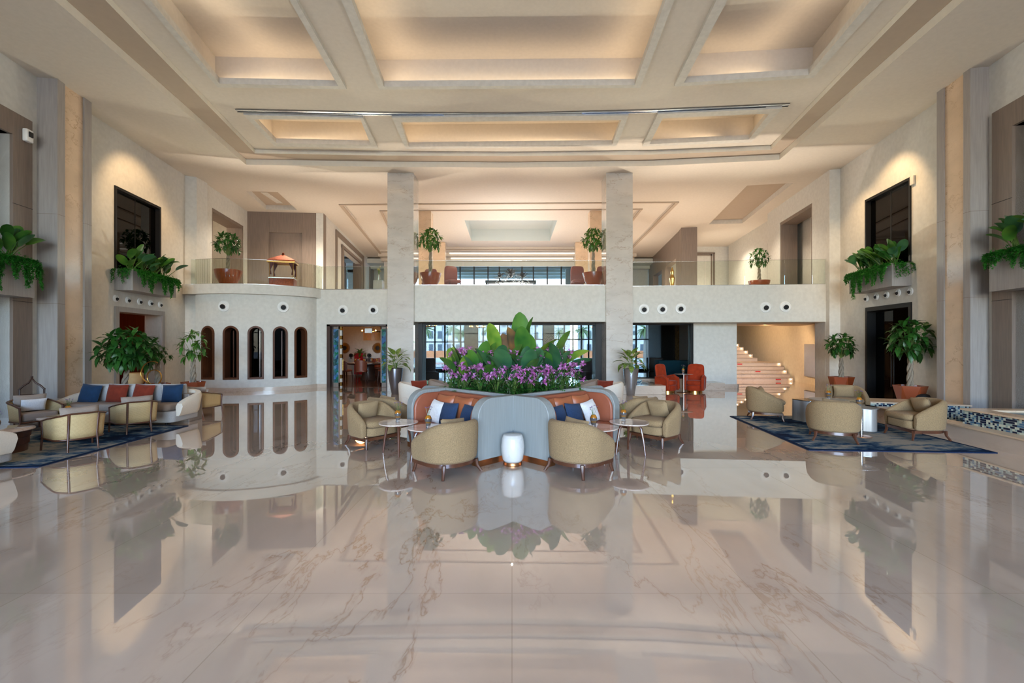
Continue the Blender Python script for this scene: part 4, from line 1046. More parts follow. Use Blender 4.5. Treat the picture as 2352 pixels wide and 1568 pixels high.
# ================================================================== LEFT SEATING GROUP
M['cane'] = (lambda: None)()
k = NT('woven_cane'); v = k.coord(False, (1, 1, 1)); w1 = k.n('ShaderNodeTexWave', i_Scale=28.0); w1.bands_direction = 'Z'; k.l(v, w1.inputs['Vector'])
nz = k.n('ShaderNodeTexNoise'); nz.inputs['Scale'].default_value = 90; k.l(v, nz.inputs['Vector'])
mx = k.n('ShaderNodeMath', operation='MULTIPLY'); k.l(w1.outputs['Fac'], mx.inputs[0]); k.l(nz.outputs['Fac'], mx.inputs[1])
k.l(k.ramp(mx.outputs[0], [(.0, lin('a88a5c')), (.35, lin('d2b887')), (1, lin('e2cda0'))]), k.b.inputs['Base Color']); k.b.inputs['Roughness'].default_value = .7; k.bump(mx.outputs[0], .5, .004)
M['cane'] = k.m
def cane_chair(label, pillow_=True):
    "wood framed armchair with cane sides; local front = +Y"
    r = thing('rattan_armchair', label, 'armchair')
    # plan of the wrap: arms run back, then a bowed back
    def plan(s):
        L1 = .42; rr = .16; Wd = .335
        pts = [(-Wd, .32), (-Wd, -.10)] + [(-Wd + rr - rr * cos(a), -.10 - rr * sin(a) * 1.1) for a in [R(15 * i) for i in range(1, 6)]] + [(-.12, -.315), (0, -.33), (.12, -.315)]
        pts += [(-x, y) for x, y in reversed(pts[:-3])]
        return pts
    pts = plan(0); L = [0]
    for a, b in zip(pts[:-1], pts[1:]): L.append(L[-1] + (Vector(a) - Vector(b)).length)
    def at_s(u):
        d = u * L[-1]
        for i in range(len(pts) - 1):
            if d <= L[i + 1] + 1e-9: t = (d - L[i]) / (L[i + 1] - L[i]); return Vector(pts[i]).lerp(Vector(pts[i + 1]), t)
        return Vector(pts[-1])
    def rail_z(u): e = abs(2 * u - 1); return .66 - .14 * max(0, (e - .2) / .8)
    N = 40
    lean = lambda p, z: Vector((p.x * (1 + .10 * (z - .25)), p.y + (-.16 * max(0, z - .25) if p.y < .0 else .0) , z))
    m = MB(); m.tube([lean(at_s(i / N), rail_z(i / N)) for i in range(N + 1)], [(.024, .016)] * (N + 1), 8); m.build('arm_rail', M['walnut'], r, ang=60)
    m = MB(); m.tube([lean(at_s(i / N), .215) for i in range(N + 1)], [(.02, .018)] * (N + 1), 8); m.tube([(-.33, .30, .215), (.33, .30, .215)], .018, 8); m.build('seat_rail', M['walnut'], r, ang=60)
    m = MB(); rg = [[lean(at_s(.02 + .96 * i / N), .225 + (rail_z(.02 + .96 * i / N) - .24) * q / 4) for q in range(5)] for i in range(N + 1)]
    m.loft(rg, caps=False, close=False); m.build('cane_panel', M['cane'], r, ang=60, solid=.012)
    for u in (0.0, 1.0, .385, .615):
        p = at_s(u); zt = rail_z(u); a = lean(p, zt); b = lean(p, .0); out = Vector((p.x, p.y, 0)).normalized() * .035
        m = MB(); m.tube([a, lean(p, .3), b + out], [(.024, .022), (.022, .02), (.015, .015)], 8); m.build('leg', M['walnut'], r, ang=60)
    m = MB(); m.rslab(.60, .58, .235, .40, r=.08, e=.035, c=(0, .02)); m.build('seat_cushion', M['taupe_weave'], r, ang=60)
    m = MB(); T = Matrix.Translation((0, -.185, .575)) @ Matrix.Rotation(R(-10), 4, 'X'); m.cushion(.54, .38, .19, T, p=5); m.build('back_cushion', M['taupe_weave'], r, ang=80)
    if pillow_:
        m = MB(); T = Matrix.Translation((0, -.03, .54)) @ Matrix.Rotation(R(-20), 4, 'X'); m.cushion(.42, .28, .12, T); m.build('pillow', M['white_fabric'], r, ang=80)
    return r
r0 = cane_chair('rattan-sided armchair seen from behind at the front corner of the left rug')
for i, (x, y, dx, dy, lb) in enumerate([(-6.76, 7.05, -.88, .47, None), (-6.98, 8.42, -.80, .60, 'rattan-sided armchair seen from behind in front of the long grey sofa'),
                                        (-8.98, 8.55, .92, -.38, 'rattan-sided armchair with white pillow facing into the left rug, by the valet stand'), (-7.12, 10.4, .05, 1, 'rattan-sided armchair turned away beside the wooden cube table')]):
    o = r0 if i == 0 else dup(r0); o.scale = (.87, .87, .87); o.location = (x, y, .012 if i < 3 else 0); o.rotation_euler.z = ang_to(dx, dy)
    if lb: o['label'] = lb

def sofa(label, L, x, y, rz, n):
    "curved-arm sofa, local front = -Y"
    t = thing('sofa', label, 'sofa', (x, y, .012), rz)
    m = MB(); m.rslab(L - .12, .80, .05, .27, r=.10, e=.02, c=(0, 0)); m.build('seat_base', M['grey_weave'], t, ang=50)
    m = MB(); m.rslab(L - .3, .78, .272, .42, r=.10, e=.045, c=(0, -.03)); m.build('seat_cushion', M['taupe_weave'], t, ang=60)
    m = MB(); N = 60; rings = []
    hw = L / 2; D0, D1 = -.30, .42; rr = .25
    def pl(u):
        tot = 2 * (D1 - rr - D0) + 2 * (hw - rr) + PI * rr; d = u * tot; a = D1 - rr - D0
        if d < a: return Vector((-hw, D0 + d)), Vector((-1, 0)), d / a * .55
        d -= a
        if d < PI / 2 * rr: q = d / rr; return Vector((-hw + rr - rr * cos(q), D1 - rr + rr * sin(q))), Vector((-cos(q), sin(q))), .55 + .45 * q / (PI / 2)
        d -= PI / 2 * rr
        if d < 2 * (hw - rr): return Vector((-hw + rr + d, D1)), Vector((0, 1)), 1
        d -= 2 * (hw - rr)
        if d < PI / 2 * rr: q = d / rr; return Vector((hw - rr + rr * sin(q), D1 - rr + rr * cos(q))), Vector((sin(q), cos(q))), 1 - .45 * q / (PI / 2)
        d -= PI / 2 * rr; return Vector((hw, D1 - rr - d)), Vector((1, 0)), .55 - d / a * .55
    for i in range(N + 1):
        p, nn, f = pl(i / N); h = .42 + .22 * f ** .7; z0 = .17
        q = p - nn * .07
        def V(a, z, o=0): return Vector((a.x + nn.x * o, a.y + nn.y * o, z))
        rings.append([V(q, z0), V(p, z0, -.01), V(p, z0 + .04, .02), V(p, h - .06, .07), V(p, h, .05), V(q, h, .03), V(q, h - .06)])
    m.loft(rings); m.build('shell', M['cream_fabric'], t, ang=50)
    w = (L - .42) / n
    for i in range(n):
        m = MB(); T = Matrix.Translation((-L / 2 + .21 + w * (i + .5), .22, .58)) @ Matrix.Rotation(R(12), 4, 'X'); m.cushion(w * 1.02, .40, .20, T, p=6, n=14); m.build('back_cushion', M['grey_weave'], t, ang=80)
    for (a, b) in ((-1, -1), (1, -1), (-1, 1), (1, 1)):
        m = MB(); m.lathe([(.025, 0), (.03, .05), (0, .05)], 10, (a * (L / 2 - .25), b * .3, 0)); m.build('foot', M['black'], t)
    return t
sofa('long grey sofa with cream curved shell, blue and rust cushions', 2.5, -7.92, 9.42, 0, 4)
sofa('cream-backed sofa cut off by the left edge of the picture', 2.3, -7.82, 5.78, PI, 3)
for x, mt, lb, roll in ((-8.72, 'blue_velvet', 'blue velvet cushion at the left end of the long grey sofa', 6), (-8.16, 'rust_velvet', 'rust velvet cushion left of centre on the long grey sofa', 1), (-7.62, 'rust_velvet', 'rust velvet cushion right of centre on the long grey sofa', 4), (-7.02, 'blue_velvet', 'blue velvet cushion at the right end of the long grey sofa', -3)):
    pillow('cushion', lb, mt, (x, 9.40, .60), .42, .38, .15, 0, -14, roll)
def drum(label, x, y, r, h):
    t = thing('coffee_table', label, 'table', (x, y, .012))
    m = MB(); m.lathe([(r * .80, 0), (r * .80, h * .30), (r * .84, h * .32), (r * .84, h * .62), (r * .88, h * .64), (r * .88, h - .03), (0, h - .03)], 40); m.build('wood_drum', M['walnut'], t, ang=30)
    m = MB(); m.lathe([(r * .95, h - .03), (r, h - .02), (r, h - .004), (r * .99, h), (0, h)], 48); m.build('tabletop', M['top_marble'], t, ang=50)
drum('round marble-topped wooden drum table near the cut-off sofa', -7.72, 6.80, .42, .34); drum('round marble-topped wooden drum table between the two rattan chairs', -7.88, 8.08, .40, .34)
t = thing('cube_table', 'wooden cube side table right of the long grey sofa', 'table', (-6.62, 9.75, 0)); m = MB(); m.rslab(.40, .42, 0, .58, r=.02, e=.01); m.build('body', M['veneer_b'], t, ang=40)
t.location = (-7.02 + .62, 9.72, 0); t.location.x = -6.55 - .40
pedestal('small round white marble table between valet stand and rattan chair', -9.45, 9.35, 0, .26, .48, 'white_marble', .15, 'black', 'black')

# valet stand
t = thing('valet_stand', 'dark wooden valet stand with hanger top beside the left wall', 'valet stand', (-9.55, 9.05, 0), R(20))
m = MB(); m.tube([(-.2, 0, .72), (-.13, 0, .80), (-.05, 0, .86), (0, 0, .95), (.05, 0, .86), (.13, 0, .80), (.2, 0, .72)], [(.02, .018)] * 7, 8); m.ball((0, 0, .97), .022, 10, 6); m.build('hanger', M['darkwood'], t, ang=60)
for s in (-1, 1): m = MB(); m.tube([(s * .19, 0, .74), (s * .18, 0, 0.02)], .017, 8); m.build('post', M['darkwood'], t)
m = MB()
for z in (.62, .45, .25): m.tube([(-.18, 0, z), (.18, 0, z)], .011, 6)
m.build('rail', M['darkwood'], t)
m = MB(); m.box(-.22, .22, -.12, .12, 0, .03); m.build('foot', M['darkwood'], t, smooth=False)

# gold ring sculpture on black pedestal
t = thing('display_pedestal', 'black box pedestal behind the long grey sofa', 'pedestal', (-8.5, 10.75, 0)); m = MB(); m.rslab(.30, .30, 0, .61, r=.01, e=.004); m.build('body', M['black'], t, ang=40)
t = thing('ring_sculpture', 'gold double ring sculpture on the black pedestal', 'sculpture', (-8.5, 10.75, .61))
m = MB(); m.lathe([(.05, 0), (.05, .012), (.012, .02), (.012, .05), (0, .05)], 16); m.build('base', M['gold'], t)
def sw(cx, cz, rad, a0, a1, w0, w1, y0, y1, n=48):
    return [(cx + rad * cos(R(a0 + (a1 - a0) * i / n)), y0 + (y1 - y0) * i / n, cz + rad * sin(R(a0 + (a1 - a0) * i / n))) for i in range(n + 1)], [(.006 + w0 + (w1 - w0) * i / n, .012) for i in range(n + 1)]
p, rr = sw(.0, .33, .27, 62, 285, .004, .022, .0, .03); m = MB(); m.tube(p, rr, 8); m.build('open_ring', M['gold'], t, ang=60)
p, rr = sw(.05, .22, .18, -120, 240, .015, .005, -.03, .02); m = MB(); m.tube(p, rr, 8); m.build('closed_ring', M['gold'], t, ang=60)
# floor lamp with cream shade
M['tan_shade'] = mat('tan_lampshade', 'c9a271', .8, var=.05)
t = thing('tripod_lamp', 'low tripod lamp with cream drum shade beside the left doorway', 'lamp', (-9.95, 12.0, 0))
m = MB(); m.rslab(.36, .36, .56, .86, r=.17, e=.03); m.build('lamp_shade', M['tan_shade'], t, ang=50)
for k in range(3): a = R(90 + 120 * k); m = MB(); m.tube([(.03 * cos(a), .03 * sin(a), .56), (.18 * cos(a), .18 * sin(a), 0)], .014, 6); m.build('leg', M['walnut'], t)

# ================================================================== POOL AT RIGHT
k = NT('pool_mosaic'); v = k.coord(True, (1, 1, 1), (0, 0, R(6)))
vm = k.n('ShaderNodeVectorMath', operation='SCALE'); vm.inputs['Scale'].default_value = 28; k.l(v, vm.inputs[0])
fl_ = k.n('ShaderNodeVectorMath', operation='FLOOR'); k.l(vm.outputs[0], fl_.inputs[0])
wn = k.n('ShaderNodeTexWhiteNoise'); k.l(fl_.outputs[0], wn.inputs['Vector'])
rm = k.n('ShaderNodeValToRGB'); rm.color_ramp.interpolation = 'CONSTANT'; e = rm.color_ramp.elements
e[0].position = 0; e[0].color = lin('14203c'); e[1].position = .38; e[1].color = lin('49708f'); q = e.new(.55); q.color = lin('c9cfbe'); q = e.new(.8); q.color = lin('93a9a6')
k.l(wn.outputs['Value'], rm.inputs['Fac'])
fr_ = k.n('ShaderNodeVectorMath', operation='FRACTION'); k.l(vm.outputs[0], fr_.inputs[0]); sx = k.n('ShaderNodeSeparateXYZ'); k.l(fr_.outputs[0], sx.inputs[0])
gt = k.n('ShaderNodeMath', operation='GREATER_THAN'); gt.inputs[1].default_value = .12; k.l(sx.outputs['Z'], gt.inputs[0])
m2 = k.n('ShaderNodeMix', data_type='RGBA'); k.l(gt.outputs[0], m2.inputs['Factor']); m2.inputs['A'].default_value = lin('b9bcb4'); k.l(rm.outputs['Color'], m2.inputs['B'])
k.l(m2.outputs['Result'], k.b.inputs['Base Color']); k.b.inputs['Roughness'].default_value = .15
M['mosaic'] = k.m
t = thing('mosaic_pool', 'raised indoor pool with blue mosaic walls and beige stone ledges at right', 'pool', (8.2, 8, 0))
of = Vector((8.2, 8))
def sh(pts): return [Vector(p) - of for p in pts]
m = MB(); m.prism(sh([(7.24, 5.6), (7.40, 6.53), (7.86, 9.55), (7.95, 9.95), (8.2, 9.9), (8.05, 9.3), (7.72, 6.6), (7.55, 5.6)]), 0, .235); m.build('low_wall', M['plinth_marble'], t, smooth=False)
m = MB(); m.prism(sh([(7.22, 5.6), (7.38, 6.53), (7.84, 9.55), (7.93, 9.97), (8.22, 9.9), (8.07, 9.3), (7.74, 6.6), (7.57, 5.6)]), .235, .26); m.build('low_coping', M['beige_marble'], t, smooth=False)
m = MB(); m.prism(sh([(7.56, 5.6), (7.70, 6.83), (7.80, 7.87), (9.3, 7.7), (9.1, 5.6)]), 0, .49); m.build('tank', M['mosaic'], t, smooth=False)
o = sh([(7.53, 5.5), (7.67, 6.83), (7.775, 7.90), (9.35, 7.73), (9.12, 5.5)]); q = sh([(7.83, 5.7), (7.95, 6.83), (8.02, 7.62), (9.2, 7.48), (8.95, 5.7)])
m = MB(); m.ring(o, q, .49, .52); m.build('tank_coping', M['beige_marble'], t, smooth=False)
m = MB(); m.prism(q, .44, .50); m.build('water', M['water'], t, smooth=False)
m = MB(); m.prism(sh([(7.95, 10.12), (9.7, 9.5), (9.55, 9.2), (9.55, 9.72), (9.75, 10.5), (8.0, 10.7)]) if False else sh([(7.95, 10.1), (9.55, 9.5), (9.56, 10.35), (8.0, 10.8)]), 0, .32); m.build('back_wall', M['mosaic'], t, smooth=False)
m = MB(); m.prism(sh([(7.93, 10.07), (9.57, 9.46), (9.58, 10.37), (7.98, 10.84)]), .32, .35); m.build('back_coping', M['beige_marble'], t, smooth=False)
m = MB(); m.prism(sh([(7.9, 9.3), (8.0, 10.1), (9.5, 9.5), (9.3, 7.9), (7.85, 7.9)]), 0.0, .02); m.build('channel_floor', M['mosaic'], t, smooth=False)
# small reflecting basin by the right column
t = thing('reflecting_basin', 'low stone basin with mosaic lining at the foot of the right column', 'basin', (4.3, 15.3, 0))
m = MB(); m.box(-1.55, .62, -.75, -.45, 0, .28); m.box(.32, .62, -.45, 1.2, 0, .28); m.build('stone_rim', M['plinth_marble'], t, bev=.008, smooth=False)
m = MB(); m.box(-.2, .32, .9, 1.2, 0, .34); m.box(-.2, .32, -.45, 1.2, 0, .05); m.build('mosaic_lining', M['mosaic'], t, smooth=False)
m = MB(); m.box(-.2, .32, -.45, .9, .05, .18); m.build('water', M['water'], t, smooth=False)
t = thing('stone_kerb', 'short low stone kerb box against the wall right of the orange chairs', 'kerb', (6.95, 16.1, 0)); m = MB(); m.box(-.4, .4, -.4, .4, 0, .26); m.build('block', M['plinth_marble'], t, bev=.008, smooth=False)

# backpack by the right doorway
t = thing('backpack', 'black backpack on the floor behind the large potted tree at right', 'bag', (9.88, 10.95, 0), .4)
M['nylon'] = mat('black_nylon', '141416', .7, var=.2, scale=30, bump=.3)
m = MB(); m.rslab(.34, .24, 0, .42, r=.1, e=.07); m.build('body', M['nylon'], t, ang=60)
m = MB(); m.rslab(.24, .08, .05, .25, r=.03, e=.025, c=(0, -.14)); m.build('front_pocket', M['nylon'], t, ang=60)
m = MB(); m.tube([(-.05, 0, .41), (-.04, 0, .46), (.04, 0, .46), (.05, 0, .41)], .01, 6); m.build('handle', M['nylon'], t)

# wall mounted detector at top left, sensor plate at upper right window
p = P_(WNL, WNL.t(50), -.07); z = WNL.z(50, 311)
t = thing('wall_detector', 'white and black wall detector high on the left portal frame', 'detector', (p.x, p.y, z), math.atan2(WNL.d.y, WNL.d.x))
m = MB(); m.rslab(.17, .10, -.13, .13, r=.03, e=.02, c=(0, -.04)); m.build('housing', M['white'], t, ang=50)
m = MB(); m.rslab(.10, .03, -.03, .08, r=.012, e=.01, c=(.0, -.095)); m.build('lens', M['blackhole'], t, ang=50)
p = P_(WR, WR.t(2099), -.03); z = WR.z(2099, 414)
t = thing('sensor_plate', 'small pale rectangular plate beside the top of the right upper window', 'sensor', (p.x, p.y, z), math.atan2(WR.d.y, WR.d.x))
m = MB(); m.rslab(.14, .05, -.11, .11, r=.01, e=.006); m.build('plate', M['mould'], t, ang=40)
# ================================================================== PLANTS
# ---- silver vase pots with speckled leaves
def vase_pot(label, x, y, seed, mt):
    t = thing('potted_dieffenbachia', label, 'potted plant', (x, y, 0))
    m = MB(); m.lathe([(.115, 0), (.125, .01), (.16, .2), (.21, .5), (.24, .72), (.245, .82), (.235, .83), (.22, .80), (0, .78)], 40); m.build('vase_pot', M[mt], t, ang=40)
    m = MB(); m.lathe([(.225, .79), (0, .80)], 24); m.build('soil', M['soil'], t)
    rnd = random.Random(seed); st = MB()
    for k in range(5): a = k * 1.3; st.tube([(0.03 * cos(a), .03 * sin(a), .78), (.06 * cos(a), .06 * sin(a), 1.0)], .014, 6)
    st.build('stem', M['stem'], t)
    lf = MB()
    for k in range(24):
        a = k * 2.4 + rnd.uniform(-.3, .3); e = .2 + .95 * (k / 24) + rnd.uniform(-.1, .1); r0 = .05; z0 = .85 + .28 * k / 24
        d = Vector((cos(a) * cos(e), sin(a) * cos(e), sin(e))); b = Vector((r0 * cos(a), r0 * sin(a), z0)); L1 = rnd.uniform(.12, .22)
        lf.tube([b, b + d * L1], .006, 4); lf.leaf(b + d * L1, d, (0, 0, 1), rnd.uniform(.32, .42), rnd.uniform(.14, .19), rnd.uniform(1.0, 1.9) * (1.1 - k / 40), .2, 7)
    lf.build('foliage', M['leaf_spot'], t, ang=80)
vase_pot('speckled broadleaf plant in a tall gunmetal vase pot before the left column', -3.78, 14.75, 11, 'pot_bronze')
vase_pot('speckled broadleaf plant in a tall silver vase pot before the right column', 3.78, 14.5, 23, 'pot_silver')

# ---- braided money trees
def money_tree(name, label, x, y, z0, pot, H_, CR, seed, pot_r, pot_h, trunk_top=.55, shape=1.0, mt='leaf_dark', clusters=26, rz=0, offx=0, lsc=1.0):
    t = thing(name, label, 'potted tree', (x, y, z0), rz)
    m = MB()
    if pot == 'facet':
        n = 6; a0 = .4
        top = [Vector((pot_r * cos(a0 + 2 * PI * i / n), pot_r * sin(a0 + 2 * PI * i / n), pot_h)) for i in range(n)]
        bot = [Vector((pot_r * .62 * cos(a0 + 2 * PI * (i + .5) / n), pot_r * .62 * sin(a0 + 2 * PI * (i + .5) / n), 0)) for i in range(n)]
        inn = [p * .9 + Vector((0, 0, pot_h * .1)) for p in top]; dp = [Vector((p.x * .85, p.y * .85, pot_h * .85)) for p in top]
        vs = top + bot + inn + dp; fs = []
        for i in range(n):
            j = (i + 1) % n
            fs += [(i, n + i, j), (j, n + i, n + j), (i, j, 2 * n + j, 2 * n + i), (2 * n + i, 2 * n + j, 3 * n + j, 3 * n + i)]
        fs += [tuple(n + i for i in reversed(range(n))), tuple(3 * n + i for i in range(n))]
        m.add(vs, fs); m.build('pot', M['terracotta'], t, smooth=False)
    else:
        m.lathe([(pot_r * .45, 0), (pot_r * .62, pot_h * .15), (pot_r * .85, pot_h * .5), (pot_r * .97, pot_h * .85), (pot_r, pot_h), (pot_r * .94, pot_h), (pot_r * .9, pot_h * .88), (0, pot_h * .86)], 40); m.build('pot', M['terracotta'], t, ang=40)
    m = MB(); m.lathe([(pot_r * .82, pot_h * .87), (0, pot_h * .9)], 20); m.build('soil', M['soil'], t)
    rnd = random.Random(seed); tt = H_ * trunk_top
    tr = MB()
    for s in range(3):
        pts = []; rad = []
        for i in range(15):
            q = i / 14; a = 2 * PI * s / 3 + q * 7; w = .042 * (1 - .3 * q); zz = pot_h * .85 + (tt - pot_h * .85) * q
            pts.append((w * cos(a) + offx * q, w * sin(a), zz)); rad.append(.042 * (1 - .35 * q) + (.02 if i == 0 else 0))
        tr.tube(pts, rad, 7)
    tr.build('trunk', M['bark'], t, ang=80)
    lf = MB(); br = MB()
    cz = (tt + H_) / 2 - .02; hz = (H_ - tt) / 2 * 1.0
    for c in range(clusters):
        a = c * 2.399; u = (c + .5) / clusters; ph = math.acos(1 - 1.7 * u)
        rr = CR * rnd.uniform(.55, 1.0); d = Vector((sin(ph) * cos(a), sin(ph) * sin(a), cos(ph)))
        P = Vector((offx + d.x * rr * .78, d.y * rr * .78, cz + d.z * hz * .85 * shape))
        b = Vector((offx, 0, tt - .02)); mid = (b + P) / 2 + Vector((0, 0, .05)); br.tube([b, mid, P], [.009, .006, .004], 4)
        dr = Vector((d.x, d.y, max(-.1, d.z * .7) + .1)).normalized(); side = dr.cross(Vector((0, 0, 1))).normalized(); up = side.cross(dr)
        for k in range(7):
            th = 2 * PI * k / 7 + rnd.uniform(-.2, .2); d2 = (dr * .55 + (side * cos(th) + up * sin(th)) * .75 + Vector((0, 0, -.05))).normalized()
            L_ = rnd.uniform(.16, .23) * lsc * (CR / .45) ** .5; lf.leaf(P, d2, (0, 0, 1), L_, L_ * .36, rnd.uniform(.6, 1.3), .15, 4)
    br.build('branches', M['stem'], t); lf.build('foliage', M[mt], t, ang=80)
    return t
money_tree('potted_tree', 'dense braided-trunk tree behind the long grey sofa, left doorway', -9.42, 11.0, 0, 'facet', 1.98, .68, 3, .30, .5, .50, 1.0, clusters=46, offx=.12, lsc=1.3)
money_tree('potted_tree', 'low terracotta pot with young tree half hidden behind the gold ring sculpture', -9.62, 12.35, 0, 'facet', 1.6, .34, 5, .30, .55, .7, 1.0, clusters=12)
money_tree('potted_tree', 'sparse braided-trunk tree in faceted pot beside the first arched window', -8.62, 12.3, 0, 'facet', 1.92, .38, 9, .29, .6, .62, 1.3, clusters=13, mt='leaf_mid', lsc=1.3)
money_tree('potted_tree', 'small braided-trunk tree in faceted pot by the corner pier at right', 10.02, 13.85, 0, 'facet', 1.98, .46, 12, .34, .62, .60, .9, clusters=20, lsc=1.3)
money_tree('potted_tree', 'larger braided-trunk tree in faceted pot beside the right glass door', 9.8, 11.2, 0, 'facet', 2.2, .50, 17, .34, .60, .58, 1.1, clusters=22, lsc=1.45)
money_tree('upper_potted_tree', 'round-headed tree in a terracotta bowl on the curved left balcony', -9.95, 15.95, ZF, 'bowl', 1.95, .52, 21, .44, .56, .55, .9, clusters=30, mt='leaf_dark')
money_tree('upper_potted_tree', 'round-headed tree in a bowl behind the glass right of the left column', -2.93, 16.35, ZF, 'bowl', 2.2, .48, 25, .38, .52, .58, .9, clusters=30, mt='leaf_mid')
money_tree('upper_potted_tree', 'round-headed tree in a bowl behind the glass left of the right column', 2.93, 16.4, ZF, 'bowl', 2.2, .48, 28, .38, .54, .58, .9, clusters=30, mt='leaf_mid')
money_tree('upper_potted_tree', 'leaning tree in a bowl on the right balcony before the dark slot window', 10.05, 18.5, ZF, 'bowl', 1.9, .42, 33, .40, .54, .55, 1.0, clusters=24)

# ---- generic broad-leaf clump
def broad_clump(name, label, loc, leaves, mt, parent=None, cat='plant', seed=1, k_=1.0):
    "leaves: list of (azimuth deg, lean deg from vertical, stalk length, blade length, blade width, bend)"
    t = thing(name, label, cat, loc); rnd = random.Random(seed); st = MB(); groups = {}
    for q in leaves:
        az, ln, sl, L_, W_, bd = q[:6]; m_ = q[6] if len(q) > 6 else mt
        sl *= k_; L_ *= k_; W_ *= k_; a, l = R(az), R(ln); d = Vector((cos(a) * sin(l), sin(a) * sin(l), cos(l))); b = Vector((rnd.uniform(-.05, .05), rnd.uniform(-.05, .05), 0))
        dd = (d + Vector((0, 0, .35))).normalized(); mid = b + dd * (sl * .5); e = mid + d * (sl * .5)
        st.tube([b, mid, e], [.011, .009, .006], 5)
        lb = groups.setdefault(m_, []); up = Vector((-cos(a), -sin(a), .4)) if True else 0
        m = MB(); tw = rnd.uniform(-.9, .9); upv = Matrix.Rotation(tw, 3, d) @ Vector((-cos(a) * 1.0, -sin(a) * 1.0, .25)); m.leaf(e - d * .01, d, upv, L_, W_, bd, .22, 12, tip=.5, pw=.95); lb.append(m)
    st.build('stems', M['stem'], t)
    for m_, ms in groups.items():
        for m in ms: m.build('leaf', M[m_], t, ang=80)
    return t
Z0 = .84
def pl(x, y): return (IC.x + x, IC.y + y, Z0)
broad_clump('bird_of_paradise', 'tallest clump of upright leaves in the centre of the island planter', pl(.15, .15), [(80, 6, .55, .62, .30, .15, 'leaf_mid'), (20, 8, .55, .55, .26, .2, 'leaf_mid'), (-60, 16, .35, .52, .24, .3, 'leaf_mid'), (-10, 28, .36, .50, .19, .5, 'leaf_blue'), (0, 40, .36, .55, .16, .6, 'leaf_mid'), (180, 12, .40, .55, .26, .2, 'leaf_bronze'), (15, 52, .38, .52, .15, .7, 'leaf_bronze'), (-90, 20, .5, .5, .24, .2, 'leaf_mid'), (150, 20, .42, .5, .2, .4, 'leaf_bronze'), (-30, 34, .5, .48, .2, .5, 'leaf_lime')], 'leaf_mid', seed=1, k_=1.18)
broad_clump('bird_of_paradise', 'clump with a tall golden-green upright leaf left of the island planter centre', pl(-.25, .1), [(180, 10, .52, .48, .27, .1, 'leaf_lime'), (10, 40, .42, .40, .15, .5, 'leaf_lime'), (190, 42, .34, .5, .14, .5, 'leaf_bronze'), (200, 26, .3, .42, .2, .4, 'leaf_mid'), (60, 18, .38, .42, .2, .3, 'leaf_mid')], 'leaf_lime', seed=2, k_=1.18)
broad_clump('bird_of_paradise', 'clump of leaning dark leaves right of the island planter centre', pl(.55, .2), [(20, 38, .38, .50, .18, .6, 'leaf_bronze'), (0, 52, .38, .46, .16, .6, 'leaf_blue'), (-30, 30, .30, .40, .22, .5, 'leaf_lime'), (40, 28, .42, .42, .2, .5, 'leaf_mid'), (10, 20, .5, .46, .22, .3, 'leaf_mid'), (-10, 46, .5, .42, .16, .6, 'leaf_lime')], 'leaf_mid', seed=3, k_=1.18)
rnd = random.Random(44)
BC = [(-.86, -.02, 'broad lime leaves at the left end of the island planter', 'leaf_lime'), (-.55, -.15, 'upright mid-green broad leaves left of centre in the island planter', 'leaf_mid'), (-.22, -.35, 'rounded green leaves front left of centre in the island planter', 'leaf_mid'),
      (-.05, -.55, 'small broad leaf clump at the front corner of the island planter', 'leaf_blue'), (.22, -.45, 'bluish rounded leaves just right of the planter front corner', 'leaf_blue'), (.66, -.12, 'broad leaves with a big round blade at the right of the island planter', 'leaf_blue'), (.35, .5, 'broad leaves at the back of the island planter', 'leaf_mid')]
for i, (x, y, lb, mt) in enumerate(BC):
    lv = [(rnd.uniform(0, 360), rnd.uniform(6, 34), rnd.uniform(.18, .34), rnd.uniform(.26, .38), rnd.uniform(.16, .22), rnd.uniform(.1, .6), rnd.choice([mt, mt, 'leaf_mid', 'leaf_blue'])) for _ in range(9)]
    broad_clump('broadleaf_plant', lb, pl(x, y), lv, mt, seed=60 + i, k_=1.3)
# flowering plants: a ring of blossoms filling the planter
def blossom(mb, c, r, rnd):
    for k in range(11):
        a = rnd.uniform(0, 2 * PI); e = rnd.uniform(-.3, 1.4); d = Vector((cos(a) * cos(e), sin(a) * cos(e), sin(e))); mb.leaf(c, d, (0, 0, 1), r, r * .55, .6, .2, 2)
def flower_plant(label, x, y, seed, mt, n=7, hh=.34):
    t = thing('flowering_plant', label, 'flowering plant', pl(x, y)); rnd = random.Random(seed); st = MB(); lf = MB()
    for k in range(n):
        a = rnd.uniform(0, 2 * PI); s = rnd.uniform(.02, .19); h = rnd.uniform(hh * .45, hh * 1.1); tip = Vector((s * cos(a), s * sin(a), h)); st.tube([(0, 0, -.02), (tip.x * .4, tip.y * .4, h * .6), tuple(tip)], .003, 4)
        b = MB(); blossom(b, tip, rnd.uniform(.06, .09), rnd); b.build('blossom', M[mt], t, smooth=False)
    for k in range(40):
        a = rnd.uniform(0, 2 * PI); e = rnd.uniform(0, 1.2); d = Vector((cos(a) * cos(e), sin(a) * cos(e), sin(e))); lf.leaf((rnd.uniform(-.1, .1), rnd.uniform(-.1, .1), rnd.uniform(0, hh * .7)), d, (0, 0, 1), rnd.uniform(.07, .12), .045, .6, .2, 3)
    st.build('stems', M['stem'], t); lf.build('foliage', M['leaf_dark'], t, smooth=False); return t
